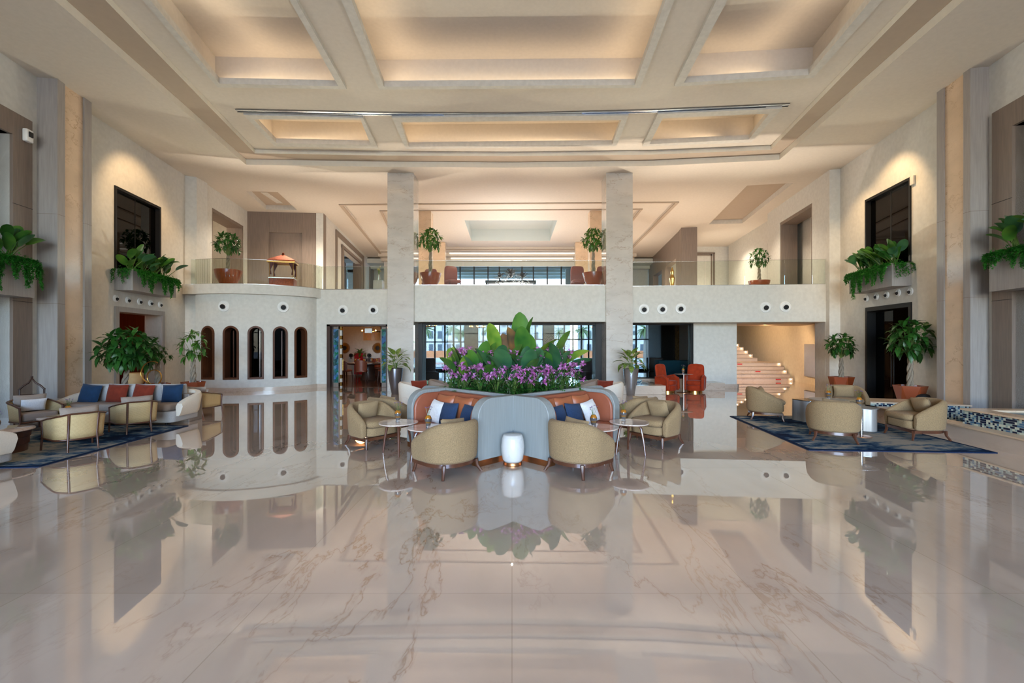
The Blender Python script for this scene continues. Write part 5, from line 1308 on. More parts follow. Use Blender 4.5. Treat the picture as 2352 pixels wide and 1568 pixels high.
# the square planter is turned 45 degrees: place along its two front rims and inside
FP = []
for i in range(9):
    q = -1.06 + 2.12 * i / 8
    FP.append((q, -(1.12 - abs(q)) * .82 + .02, 'row'))
for i in range(8):
    q = -.92 + 1.84 * i / 7
    FP.append((q, -(1.05 - abs(q)) * .45 + .05, 'second row'))
for i in range(8): q = -.84 + 1.68 * i / 7; FP.append((q, -(1.0 - abs(q)) * .12 + .06, 'third row'))
word = ['leftmost', 'second from left', 'third from left', 'fourth from left', 'middle', 'fourth from right', 'third from right', 'second from right', 'rightmost']
word8 = ['leftmost', 'second from left', 'third from left', 'just left of middle', 'just right of middle', 'third from right', 'second from right', 'rightmost']
for i, (x, y, w) in enumerate(FP):
    if w == 'row': flower_plant('pink flowering plant along the front rim of the island planter, %s' % word[i], x, y, 100 + i, 'pink', 12, .42)
    elif w == 'third row': flower_plant('pink flowering plant among the broad leaves deep in the island planter, %s' % word8[i - 17], x, y, 300 + i, 'pink', 6, .66)
    else: flower_plant('taller pink flowering plant in the second row of the island planter, %s' % word8[i - 9], x, y, 100 + i, 'pink', 11, .62)
flower_plant('plant with small salmon-red blossoms in the middle of the island planter', .02, -.05, 150, 'rosy', 6, .52)
flower_plant('plant with reddish blossoms towards the left of the island planter', -.62, .05, 151, 'rosy', 4, .5)
# ferns along the rim
def fern(label, x, y, seed, mt):
    t = thing('fern', label, 'fern', pl(x, y)); rnd = random.Random(seed); lf = MB()
    for k in range(9):
        a = rnd.uniform(0, 2 * PI); e = rnd.uniform(.1, .9); d = Vector((cos(a) * cos(e), sin(a) * cos(e), sin(e))); p = Vector((0, 0, 0)); L_ = rnd.uniform(.24, .36); sd = d.cross(Vector((0, 0, 1))).normalized(); dd = d.copy()
        for s in range(9):
            p = p + dd * (L_ / 9); dd = (dd + Vector((0, 0, -.12))).normalized(); w = .085 * sin(PI * (s + 1) / 10.5)
            for g in (-1, 1): lf.leaf(p, (sd * g + dd * .6), (0, 0, 1), w + .012, .022, .3, .1, 2)
    lf.build('fronds', M[mt], t, smooth=False); return t
fi = 0
fw = ['at the far left corner', 'next to the far left corner', 'left quarter', 'left of the front corner', 'at the front corner', 'right of the front corner', 'right quarter', 'next to the far right corner', 'at the far right corner']
for i in range(9):
    q = -1.04 + 2.08 * i / 8; fern('green fern spilling over the island planter rim, %s' % fw[i], q, -(1.04 - abs(q)) * .84 + .03, 200 + i, 'leaf_mid' if i in (0, 1, 7, 8) else 'leaf_vine')
gc = MB(); rnd = random.Random(8)
for k in range(1500):
    u, v = rnd.uniform(-.78, .78), rnd.uniform(-.78, .78); x, y = (u - v) * .7071, (u + v) * .7071
    if y > .35: continue
    a = rnd.uniform(0, 2 * PI); e = rnd.uniform(.1, 1.3); d = Vector((cos(a) * cos(e), sin(a) * cos(e), sin(e))); gc.leaf((IC.x + x, IC.y + y, Z0 + rnd.uniform(0, .13)), d, (0, 0, 1), rnd.uniform(.05, .10), rnd.uniform(.02, .05), .7, .2, 3)
tag(gc.build('ground_cover', M['leaf_dark'], smooth=False), 'low dark green ground cover filling the island planter', 'foliage', kind='stuff')

# ---- window boxes on the side walls
def window_box(label, L, ta, tb, prot, z0, z1, seed, labs):
    a, b = P_(L, ta), P_(L, tb)
    c = (a + b) / 2; rz = math.atan2((b - a).y, (b - a).x); W_ = (b - a).length
    t = thing('window_box', label, 'planter', (c.x, c.y, z0), rz)         # local +Y points into the wall
    hz = z1 - z0
    m = MB(); m.ring([Vector((-W_ / 2, -prot)), Vector((W_ / 2, -prot)), Vector((W_ / 2, -.002)), Vector((-W_ / 2, -.002))], [Vector((-W_ / 2 + .04, -prot + .04)), Vector((W_ / 2 - .04, -prot + .04)), Vector((W_ / 2 - .04, -.04)), Vector((-W_ / 2 + .04, -.04))], 0, hz)
    m.box(-W_ / 2 + .02, W_ / 2 - .02, -prot + .02, -.02, 0, .05); m.build('box', M['veneer'], t, smooth=False)
    m = MB(); m.box(-W_ / 2 + .03, W_ / 2 - .03, -prot + .03, -.03, hz - .12, hz - .05); m.build('soil', M['soil'], t, smooth=False)
    mw = Matrix.Translation((c.x, c.y, z0)) @ Matrix.Rotation(rz, 4, 'Z'); rnd = random.Random(seed)
    # hanging vines
    vn = MB(); n = int(W_ / .018)
    def strand(x, y, z, ln, oy):
        p = Vector((x, y, z)); d = Vector((0, oy, .3)) if oy else Vector((rnd.choice((-1, 1)) * 0, 0, .3))
        s = 0
        while s < ln:
            stp = .022; d = (d * .8 + Vector((rnd.uniform(-.1, .1), rnd.uniform(-.06, .04), -.35))).normalized() if s > .03 else d.normalized()
            p = p + d * stp; s += stp
            for g in range(3): vn.leaf(mw @ p, mw.to_3x3() @ Vector((rnd.uniform(-1, 1), rnd.uniform(-1, .2), rnd.uniform(-.7, .5))), (0, 0, 1), rnd.uniform(.04, .065), .028, .4, .1, 2)
    for i in range(n):
        x = -W_ / 2 + W_ * (i + .5) / n; ln = .12 + 1.1 * abs(noise.noise(Vector((x * 3.1, seed, 0)))) + rnd.uniform(0, .12); strand(x, -prot - .0, hz - .02, ln, -1)
    for e in (-1, 1):
        for i in range(int(prot / .022)):
            y = -prot + prot * (i + .5) / int(prot / .022)
            if -prot * .35 < y < -prot * .15: continue
            ox = e * (W_ / 2 + .01); p0_ = Vector((ox, y, hz - .02)); ln = rnd.uniform(.2, .45); s = 0; d = Vector((e, 0, .3)); p = p0_
            while s < ln:
                if s > .03: d = (d * .75 + Vector((rnd.uniform(-.04, .08) * e, rnd.uniform(-.1, .1), -.4))).normalized()
                p = p + d * .022; s += .022
                for g in range(3): vn.leaf(mw @ p, mw.to_3x3() @ Vector((rnd.uniform(-.2, 1) * e, rnd.uniform(-1, 1), rnd.uniform(-.7, .5))), (0, 0, 1), rnd.uniform(.04, .065), .028, .4, .1, 2)
    for k in range(int(W_ * 260)):
        vn.leaf(mw @ Vector((rnd.uniform(-W_ / 2, W_ / 2), rnd.uniform(-prot, -.08), hz + rnd.uniform(-.06, .08))), Vector((rnd.uniform(-1, 1), rnd.uniform(-1, .3), rnd.uniform(.2, 1))), (0, 0, 1), rnd.uniform(.04, .07), .028, .5, .1, 2)
    tag(vn.build('trailing_vines', M['leaf_vine'], smooth=False), labs[0], 'vine', kind='stuff')
    k = len(labs) - 1
    for i, lb in enumerate(labs[1:]):
        x = -W_ / 2 + W_ * (i + .5) / k; p = mw @ Vector((x, -prot * .5, hz - .06)); az0 = math.degrees(rz)
        lv = [(az0 - 90 + rnd.uniform(-100, 100), rnd.uniform(10, 48), rnd.uniform(.18, .42), rnd.uniform(.26, .36), rnd.uniform(.15, .20), rnd.uniform(.2, .8), rnd.choice(['leaf_dark', 'leaf_mid', 'leaf_blue', 'leaf_mid'])) for _ in range(13)]
        broad_clump('broadleaf_plant', lb, tuple(p), lv, 'leaf_mid', seed=seed + i, k_=1.15)
window_box('grey window box full of plants under the left upper window', WL, WL.t(262), WL.t(368), .45, 3.07, 3.65, 31, ['trailing fern-like vines hanging from the left upper window box', 'broadleaf plant at the near end of the left upper window box', 'broadleaf plant second from the near end of the left upper window box', 'broadleaf plant second from the far end of the left upper window box', 'broadleaf plant at the far end of the left upper window box'])
window_box('grey window box full of plants under the right upper window', WR, WR.t(1988.6), WR.t(2093.7), .45, 3.12, 3.72, 37, ['trailing fern-like vines hanging from the right upper window box', 'broadleaf plant at the far end of the right upper window box', 'broadleaf plant second from the far end of the right upper window box', 'broadleaf plant second from the near end of the right upper window box', 'broadleaf plant at the near end of the right upper window box'])
tn = WNL.t(22); window_box('grey planter box on the portal at the left picture edge', WNL, tn - 2.2, tn + .1, .36, 2.57, 3.34, 41, ['trailing vines on the planter at the left picture edge', 'broadleaf plant behind the left picture edge', 'broadleaf plant in the planter at the left picture edge, nearer', 'broadleaf plant at the end of the planter at the left picture edge'])
tn = WNR.t(2332.6); window_box('grey planter box on the portal at the right picture edge', WNR, tn - .1, tn + 2.2, .36, 2.66, 3.42, 43, ['trailing vines on the planter at the right picture edge', 'broadleaf plant at the end of the planter at the right picture edge', 'broadleaf plant in the planter at the right picture edge, nearer', 'broadleaf plant behind the right picture edge'])
# ================================================================== BALCONIES, NOZZLES, UPPER FLOOR, DINING ROOM
def glass_rail(label, pts, z, h, n_each):
    t = thing('glass_balustrade', label, 'balustrade', (pts[0][0], pts[0][1], z)); o = Vector(pts[0][:2])
    L = [0]
    P = [Vector(p[:2]) for p in pts]
    for a, b in zip(P[:-1], P[1:]): L.append(L[-1] + (b - a).length)
    n = n_each
    def at_s(d):
        for i in range(len(P) - 1):
            if d <= L[i + 1] + 1e-6: return P[i].lerp(P[i + 1], (d - L[i]) / (L[i + 1] - L[i]))
        return P[-1]
    for k in range(n):
        s0, s1 = L[-1] * k / n + .006, L[-1] * (k + 1) / n - .006
        cuts = [s0] + [q for q in L if s0 < q < s1] + [s1]; m = MB()
        for a, b in zip(cuts[:-1], cuts[1:]): m.obox(at_s(a) - o, at_s(b) - o, .012, 0, h)
        m.build('glass_panel', M['balustrade'], t, smooth=False)
    m = MB()
    for a, b in zip(P[:-1], P[1:]): m.obox(a - o, b - o, .02, 0, .02, -.004); m.obox(a - o, b - o, .016, h, h + .006, -.002)
    m.build('channel', M['chrome'], t, smooth=False)
be = [p + Vector((0, .10)) for p in BAL_EDGE[1:]]
glass_rail('curved glass balustrade on the left balcony', be, ZF, .85, 5)
glass_rail('straight glass balustrade between curved balcony and left column', [(-7.05, 16.9), (-4.22, 16.9)], ZF, .85, 3)
glass_rail('glass balustrade of the centre balcony between the columns', [(-3.3, 15.66), (3.17, 15.66)], ZF, .85, 4)
glass_rail('glass balustrade of the right balcony', [(4.1, 16.02), (10.2, 15.45), (10.62, 15.4)], ZF, .85, 5)

def nozzle(label, x, y, z, rz, r, tilt=0):
    t = thing('air_nozzle', label, 'air vent', (x, y, z), rz)        # faces local -Y
    Mx = Matrix.Rotation(R(90), 4, 'X')
    m = MB(); m.lathe([(r, 0), (r, .012), (r * .93, .03), (r * .82, .03), (r * .80, .018), (r * .66, .018), (r * .64, .035), (r * .56, .04), (r * .50, .03), (r * .48, 0)], 36, M=Mx); m.build('ring', M['white'], t, ang=30)
    T = Mx @ Matrix.Rotation(R(tilt), 4, 'X'); m = MB(); m.ball((0, 0, -.01), r * .5, 18, 12, M=T); e = m.build('eyeball', M['white'], t)
    m = MB(); m.lathe([(0, 0), (r * .42, 0), (r * .42, .034), (0, .034)], 24, (0, 0, r * .33), M=T); m.build('opening', M['blackhole'], e)
    return t
def on_arc(x): i = min(range(len(arc)), key=lambda i: abs(px(arc[i]) - x)); tn_ = (arc[min(i + 3, len(arc) - 1)] - arc[max(0, i - 3)]).normalized(); return arc[i], math.atan2(tn_.y, tn_.x)
for x, y, lb in ((514, 703, 'large round air nozzle above the second arched window, curved wall'), (650, 705, 'large round air nozzle above the fourth arched window, curved wall')):
    p, rz = on_arc(x); nozzle(lb, p.x, p.y, EYE + (HZ - y) / F * p.y, rz, .19, 12)
for x, y, lb in ((788, 712, 'large round air nozzle above the left half of the dining room door'), (858, 711, 'large round air nozzle above the right half of the dining room door')):
    q = at(x, y, 16.85); nozzle(lb, q.x, q.y, q.z, 0, .19, 14)
RF = Line((4.05, 15.97), (10.2, 15.38)); rzf = math.atan2(RF.d.y, RF.d.x)
for x, y, lb in ((1479, 710, 'large round air nozzle nearest the right column'), (1521, 709.5, 'large round air nozzle second from the right column'), (1563, 708.5, 'large round air nozzle third from the right column'), (1758, 705.5, 'large round air nozzle above the stairs, left of the pair'), (1803.5, 704.5, 'large round air nozzle above the stairs, right of the pair')):
    p = RF.at(x); nozzle(lb, p.x, p.y, RF.z(x, y), rzf, .185, 14)
for L, xs, ys, wd_ in ((WL, (265, 293, 320, 345, 367), (685, 689, 692.5, 696, 699.5), 'left'), (WR, (1991, 2014, 2037.5, 2064, 2092), (685.5, 681, 677, 672, 669), 'right')):
    oo = ['nearest the camera', 'second from the camera', 'middle', 'second from the far end', 'farthest from the camera']
    if wd_ == 'right': oo = oo[::-1]
    for x, y, w in zip(xs, ys, oo):
        p = P_(L, L.t(x), -.001); nozzle('small wall nozzle under the %s window box, %s of five' % (wd_, w), p.x, p.y, L.z(x, y), math.atan2(L.d.y, L.d.x), .098, 25)

# ---- ornate canopy cart on the upper floor
t = thing('canopy_cart', 'copper canopied buffet cart with maroon drapes on the left balcony', 'cart', (-8.65, 17.2, ZF), .25)
M['copper'] = mat('hammered_copper', '78381f', .5, metal=.85, var=.35, scale=22, bump=.6, bscale=30, dist=.01)
M['maroon'] = mat('maroon_drape', '4a1420', .8, var=.15, scale=9)
m = MB(); m.rslab(.84, .62, 0, .42, r=.03, e=.01); m.build('cabinet', M['copper'], t, ang=40)
m = MB(); m.box(-.43, .43, -.32, .32, .42, .45); m.build('counter', M['chrome'], t, smooth=False)
for a in (-1, 1):
    for b in (-1, 1):
        m = MB(); m.tube([(a * .40, b * .28, .45), (a * .40, b * .28, 1.06)], .014, 8); m.build('post', M['gold'], t)
        m = MB(); rg = []
        for i in range(7):
            q = i / 6; w = (.11, .13, .10, .06, .03, .05, .06)[i]; rg.append([Vector((a * (.40 - w * .6) + w * .5 * cos(2 * PI * k / 10), b * .27 + .03 * sin(2 * PI * k / 10 * 1), 1.06 - .5 * q)) for k in range(10)])
        m.loft(rg); m.build('drape', M['maroon'], t, ang=60)
m = MB(); rg = []
for (hw, z) in ((.46, 1.04), (.47, 1.10), (.34, 1.18), (.20, 1.25), (.09, 1.31), (.05, 1.35)):
    rg.append([Vector((hw * sx, hw * .74 * sy, z)) for sx, sy in ((-1, -1), (1, -1), (1, 1), (-1, 1))])
m.loft(rg); m.ball((0, 0, 1.385), .045, 12, 8); m.build('roof', M['copper'], t, ang=30)
m = MB(); m.ring([Vector((-.475, -.355)), Vector((.475, -.355)), Vector((.475, .355)), Vector((-.475, .355))], [Vector((-.45, -.33)), Vector((.45, -.33)), Vector((.45, .33)), Vector((-.45, .33))], 1.0, 1.06); m.build('gold_fringe', M['gold'], t, smooth=False)

# ---- burgundy chairs, console with dark bouquets, small ornaments
M['burgundy'] = mat('burgundy_leather', '7c4440', .5, var=.08, scale=6)
def high_chair(label, x, y, rz):
    t = thing('highback_chair', label, 'chair', (x, y, ZF), rz)
    m = MB(); T = Matrix.Translation((0, 0, .62)); rg = []
    for s, d in ((.94, 0), (1, .02), (1, .07), (.94, .09)):
        rg.append([T @ Vector((s * (.27 * (abs(cos(a)) ** .35) * (1 if cos(a) > 0 else -1)), -.28 + d, s * .45 * (abs(sin(a)) ** .35) * (1 if sin(a) > 0 else -1))) for a in [2 * PI * (i + .5) / 32 for i in range(32)]])
    m.loft(rg); m.build('backrest', M['burgundy'], t, ang=50)
    m = MB(); m.rslab(.54, .54, .36, .48, r=.1, e=.04); m.build('seat', M['burgundy'], t, ang=60)
    for a in (-1, 1):
        for b in (-1, 1): m = MB(); m.tube([(a * .2, b * .2, .38), (a * .22, b * .22, 0)], .014, 6); m.build('leg', M['darkwood'], t)
    return t
high_chair('burgundy high-back chair on the upper floor, right of the left bowl tree', -2.32, 17.9, PI + .5); high_chair('burgundy high-back chair partly behind the left bowl tree', -3.38, 18.6, PI - .1)
high_chair('burgundy high-back chair on the upper floor, left of the right bowl tree', 2.62, 17.9, PI + .1); high_chair('burgundy high-back chair partly behind the right bowl tree', 3.62, 17.9, PI - .1)
t = thing('console_table', 'long low black console behind the centre balustrade', 'console', (-.05, 18.5, ZF))
m = MB(); m.box(-1.03, 1.03, -.2, .2, .44, .54); m.build('top', M['black'], t, smooth=False)
for a in (-1, 1): m = MB(); m.box(a * .98 - .03, a * .98 + .03, -.18, .18, 0, .44); m.build('leg', M['black'], t, smooth=False)
M['dark_petal'] = foliage('dark_petal', '16120f', '33261c', .7, 20, 0)
def bouquet(label, x, s, seed):
    t = thing('dark_bouquet', label, 'flower arrangement', (x, 18.0, ZF), 0); rnd = random.Random(seed)
    m = MB(); m.lathe([(.10 * s, 0), (.12 * s, .22), (.09 * s, .32), (0, .32)], 18); m.build('vase', M['blackhole'], t)
    m = MB()
    for k in range(160):
        a = rnd.uniform(0, 2 * PI); e = rnd.uniform(-.5, 1.5); r_ = rnd.uniform(.08, .26) * s; c = Vector((cos(a) * cos(e) * r_ * 1.1, sin(a) * cos(e) * r_, .38 + .14 * s + sin(e) * r_)); m.leaf(c, c - Vector((0, 0, .5)), (0, 0, 1), .1 * s, .07 * s, .5, .2, 2)
    m.build('blooms', M['dark_petal'], t, smooth=False)
bouquet('tall dark bouquet in the middle before the black console', -.05, 1.25, 1); bouquet('dark bouquet left of the tall one before the black console', -.48, .95, 2); bouquet('dark bouquet right of the tall one before the black console', .42, 1.0, 3)
t = thing('flower_vase', 'grey vase with yellow lilies on a plinth right of the framed portal, upper left', 'vase', (-5.15, 17.6, ZF))
m = MB(); m.box(-.17, .17, -.17, .17, 0, .42); m.build('plinth', M['veneer'], t, smooth=False)
m = MB(); m.lathe([(.05, .42), (.07, .5), (.045, .62), (.06, .66), (0, .6)], 16); m.build('vase', M['drumgrey'], t)
m = MB(); m2_ = MB(); rnd = random.Random(4)
for k in range(9):
    a = rnd.uniform(0, 2 * PI); tip = Vector((.13 * cos(a) * rnd.random(), .1 * sin(a), .8 + rnd.uniform(0, .16))); m.tube([(0, 0, .6), tip], .004, 4)
    for j in range(5): m2_.leaf(tip, (rnd.uniform(-1, 1), rnd.uniform(-1, 1), rnd.uniform(-.2, 1)), (0, 0, 1), .07, .03, .4, .1, 3)
m.build('stems', M['stem'], t); M['lily'] = foliage('lily_petal', 'd8c25a', 'efe6b0', .6); m2_.build('blossoms', M['lily'], t, smooth=False)
t = thing('gold_figure', 'slender gold sculpture behind the right balcony glass', 'sculpture', (5.95, 16.9, ZF))
m = MB(); m.lathe([(.09, 0), (.1, .06), (.05, .12), (.08, .25), (.1, .42), (.05, .55), (.07, .66), (.02, .8), (0, .84)], 9); m.build('figure', M['gold'], t, ang=20)

# ---- private dining room
RD = 20.3
t = thing('dining_table', 'round dark dining table set for a meal in the private room', 'table', (-6.42, RD, 0))
m = MB(); m.lathe([(0, .70), (.86, .70), (.9, .73), (.9, .75), (0, .75)], 48); m.build('tabletop', M['darkwood'], t, ang=40)
m = MB(); m.lathe([(.36, 0), (.3, .1), (.22, .45), (.3, .70), (0, .70)], 28); m.build('pedestal', M['darkwood'], t)
M['brownleather'] = mat('brown_leather', '7a3f2a', .45, var=.1, scale=6)
def dchair(label):
    t = thing('dining_chair', label, 'chair')
    m = MB(); m.rslab(.48, .46, .42, .50, r=.14, e=.03); m.build('seat', M['brownleather'], t, ang=60)
    m = MB(); rg = []
    for i in range(15):
        a = R(200 + 140 * i / 14); c, s = cos(a), sin(a); h = .92 - .1 * abs(i / 7 - 1) ** 2; rg.append([Vector((.22 * c, .21 * s, .46)), Vector((.25 * c, .24 * s, .46)), Vector((.27 * c, .27 * s, h)), Vector((.24 * c, .24 * s, h))])
    m.loft(rg); m.build('backrest', M['brownleather'], t, ang=60)
    for a in (-1, 1):
        for b in (-1, 1): m = MB(); m.tube([(a * .18, b * .17, .44), (a * .21, b * .2, 0)], .017, 6); m.build('leg', M['darkwood'], t)
    return t
dc = dchair('brown leather dining chair at the front of the round dining table')
for i, (x, y, lb) in enumerate([(-6.32, 19.1, None), (-7.09, 19.4, 'brown leather dining chair at the front left of the round dining table'), (-7.6, 20.2, 'brown leather dining chair at the left side of the round dining table'), (-5.49, 19.6, 'brown leather dining chair at the front right of the round dining table'), (-6.37, 21.5, 'brown leather dining chair on the far side of the round dining table')]):
    o = dc if i == 0 else dup(dc); o.location = (x, y, .006); o.rotation_euler.z = ang_to(-6.42 - x, RD - y)
    if lb: o['label'] = lb
def glass_(lb, x, y, mt, g):
    m = MB(); m.lathe([(.03, 0), (.005, .01), (.005, .08), (.035, .11), (.038, .17), (.03, .2)], 12); o = m.build('wine_glass', M[mt], None, ang=60); o.location = (x, y, .75); return tag(o, lb, 'glass', g)
for i in range(12):
    a = 2 * PI * i / 12; glass_('small amber or clear glass on the set dining table', -6.42 + .55 * cos(a), RD + .55 * sin(a), 'amber' if i % 2 else 'clear', 'glasses on the dining table')
pm_ = MB(); pm_.lathe([(0, .002), (.12, .004), (.15, .015), (.15, .018), (0, .01)], 24)
for i in range(8):
    a = 2 * PI * (i + .5) / 8; o = pm_.build('plate', M['white'], None, ang=60) if i == 0 else pl0.copy()
    if i == 0: pl0 = o
    else: COL.objects.link(o)
    o.location = (-6.42 + .7 * cos(a), RD + .7 * sin(a), .75); tag(o, 'white plate laid on the round dining table', 'plate', 'plates on the dining table')
for x, yy, lb in ((792, 799, 'sunburst mirror with dark centre at the left of the dining room wall'), (867.5, 799, 'sunburst mirror with dark centre at the right of the dining room wall')):
    p = at(x, yy, 23.18); t = thing('sunburst_mirror', lb, 'mirror', tuple(p)); Mx = Matrix.Rotation(R(90), 4, 'X')
    m = MB()
    for i in range(32):
        a = 2 * PI * i / 32; T = Mx @ Matrix.Rotation(a, 4, 'Z'); m.box(.08, .27, -.016, .016, .005, .03, T)
    m.build('rays', M['gold'], t, smooth=False)
    m = MB(); m.lathe([(.10, 0), (.10, .04), (.085, .045), (0, .04)], 28, M=Mx); m.build('centre', M['blackhole'], t)
for x, lb in ((806, 'round black table sculpture on the sideboard, left of the red planter'), (848, 'round black table sculpture on the sideboard, right of the red planter')):
    p = at(x, 823, 22.9); t = thing('disc_sculpture', lb, 'sculpture', (p.x, 22.9, .857)); Mx = Matrix.Translation((0, 0, .16)) @ Matrix.Rotation(R(90), 4, 'X')
    m = MB(); m.lathe([(.04, -.02), (.10, -.02), (.10, .02), (.04, .02), (.04, -.02)], 24, M=Mx); m.build('disc', M['blackhole'], t); m = MB(); m.lathe([(.06, 0), (.03, .06), (0, .06)], 12); m.build('base', M['clear'], t)
p = at(827, 0, 22.4); t = thing('potted_plant', 'leafy plant in a red square planter in the dining room', 'potted plant', (p.x, 22.4, 0))
M['redgloss'] = mat('red_lacquer', '8e1420', .25, var=.04, coat=.5)
m = MB(); m.box(-.22, .22, -.2, .2, .1, 1.14); m.build('planter', M['redgloss'], t, bev=.01, smooth=False)
m = MB(); rnd = random.Random(9)
for k in range(40):
    a = rnd.uniform(0, 2 * PI); e = rnd.uniform(.1, 1.4); m.leaf((0, 0, 1.12), (cos(a) * cos(e), sin(a) * cos(e), sin(e)), (0, 0, 1), rnd.uniform(.35, .5), .09, 1.0, .2, 5)
m.build('foliage', M['leaf_mid'], t, smooth=False)
p = at(858, 775, 19.6); t = thing('chandelier', 'amber fringed chandelier with warm bulbs in the dining room', 'chandelier', (p.x, 19.6, 1.75))
M['fringe'] = mat('amber_fringe', 'b8763c', .5, var=.3, scale=30, stretch=(3, 3, .3))
m = MB()
for k in range(90):
    a = 2 * PI * k / 90; m.box(-.007, .007, -.003, .003, 0, .34 + .03 * sin(k * 3), Matrix.Translation((.42 * cos(a), .42 * sin(a), 0)) @ Matrix.Rotation(a + PI / 2, 4, 'Z'))
m.build('fringe', M['fringe'], t, smooth=False)
m = MB(); m.lathe([(.44, .36), (.44, .39), (0, .40)], 32); m.tube([(0, 0, .4), (0, 0, .99)], .01, 6); m.build('frame', M['gold'], t)
M['bulb'] = glow('warm_bulb', 'ffb050', 25)
for k in range(4): a = k * 1.6; m = MB(); m.ball((.47 * cos(a + 3.6), .47 * sin(a + 3.6), .42), .03, 10, 8); m.build('bulb', M['bulb'], t)
p = at(846.5, 759, 17.6); t = thing('hanging_sign', 'blank white rectangular hanging sign inside the dining room doorway', 'sign', tuple(p))
m = MB(); m.box(-.14, .14, -.02, .02, -.09, .09); m.build('panel', M['white'], t, smooth=False); m = MB(); m.tube([(-.1, 0, .09), (-.1, 0, .62)], .004, 5); m.tube([(.1, 0, .09), (.1, 0, .62)], .004, 5); m.build('suspension', M['chrome'], t)
# ---- lounge glimpses behind the glass
def lchair(lb, x, y, rz, mt='darkwood'):
    t = thing('lounge_chair', lb, 'chair', (x, y, 0), rz)
    m = MB(); m.rslab(.6, .6, .1, .44, r=.1, e=.04); m.build('seat', M[mt], t, ang=60); m = MB(); m.rslab(.58, .14, .3, 1.0, r=.05, e=.04, c=(0, -.28)); m.build('backrest', M[mt], t, ang=60)
lchair('dark armchair silhouette in the lounge right of the big planter', 3.0, 19.2, 2.4); lchair('dark armchair silhouette in the lounge left of the big planter', -3.4, 19.0, 3.6)
lchair('dark armchair silhouette in the lounge behind the right basin', 6.2, 19.6, 2.8); lchair('second dark armchair in the lounge behind the right basin', 5.0, 20.4, 3.4)
M['teal'] = mat('teal_upholstery', '1f5a6c', .8, var=.1)
t = thing('bench_seat', 'teal upholstered bench in the lounge behind the orange chairs', 'bench', (6.55, 18.3, 0)); m = MB(); m.rslab(1.5, .6, 0, .95, r=.05, e=.04); m.build('body', M['teal'], t, ang=60)
for x, y, lb in ((-1.6, 21, 'small candle chandelier in the lounge before the left dark pier'), (4.2, 22, 'small candle chandelier in the lounge left of the right column'), (-3.6, 19.5, 'small candle chandelier at the left end of the lounge')):
    t = thing('candle_chandelier', lb, 'chandelier', (x, y, 2.35))
    m = MB(); m.tube([(.35 * cos(2 * PI * i / 24), .35 * sin(2 * PI * i / 24), 0) for i in range(24)], .01, 5, closed=True); m.tube([(0, 0, 0), (0, 0, .95)], .008, 5); m.tube([(-.35, 0, 0), (.35, 0, 0)], .006, 5); m.build('ring', M['gold'], t)
    for k in range(8): a = 2 * PI * k / 8; m = MB(); m.ball((.35 * cos(a), .35 * sin(a), .06), .022, 8, 6); m.build('bulb', M['bulb'], t)
# ================================================================== OUTDOORS, LIGHT, CAMERA
sc = bpy.context.scene
wd = bpy.data.worlds.new('sky'); sc.world = wd; wd.use_nodes = True
nt = wd.node_tree; bg = nt.nodes['Background']
sky = nt.nodes.new('ShaderNodeTexSky'); sky.sky_type = 'NISHITA'; sky.sun_disc = False; sky.sun_elevation = R(48); sky.sun_rotation = R(200); sky.air_density = 1.0; sky.dust_density = .6; sky.ozone_density = 2.5
tn_ = nt.nodes.new('ShaderNodeMix'); tn_.data_type = 'RGBA'; tn_.blend_type = 'MULTIPLY'; tn_.inputs['Factor'].default_value = 1; tn_.inputs['B'].default_value = (.90, .98, 1.12, 1); nt.links.new(sky.outputs[0], tn_.inputs['A']); nt.links.new(tn_.outputs['Result'], bg.inputs['Color']); bg.inputs['Strength'].default_value = 4.0
def light(name, typ, loc, energy, col, rot=(0, 0, 0), **kw):
    d = bpy.data.lights.new(name, typ); d.energy = energy; d.color = lin(col)[:3]
    for k, v in kw.items(): setattr(d, k, v)
    o = bpy.data.objects.new(name, d); COL.objects.link(o); o.location = loc; o.rotation_euler = rot; return o
light('sun', 'SUN', (0, -20, 30), 1.4, 'fff4e4', (R(42), 0, R(18)), angle=R(.6))
p = light('entrance_daylight', 'AREA', (-.1, -13.9, 3.5), 1, 'ffffff', (R(-90), 0, 0), shape='RECTANGLE', size=13, size_y=6.8)
p.rotation_euler = (R(90), 0, 0); p.data.cycles.is_portal = True
def cove(a, b, z, e, up=True, col='ffcf96', w=.08):
    d = Vector((b.x - a.x, b.y - a.y, 0)); L = d.length; an = math.atan2(d.y, d.x)
    light('cove_lamp', 'AREA', ((a.x + b.x) / 2, (a.y + b.y) / 2, z), e * L, col, (PI if up else 0, 0, -an if up else an), shape='RECTANGLE', size=L * .98, size_y=w)
for (a, b, z, k) in LED: cove(a, b, z, 2.2, col='ffe2bc')
WARM = 'ffe2bf'
def spot(x, y, z, tgt, e, ang=60, col=WARM, blend=.6, r=.05):
    o = light('spot_lamp', 'SPOT', (x, y, z), e, col, spot_size=R(ang), spot_blend=blend, shadow_soft_size=r)
    o.rotation_euler = (Vector(tgt) - Vector((x, y, z))).to_track_quat('-Z', 'Y').to_euler(); return o
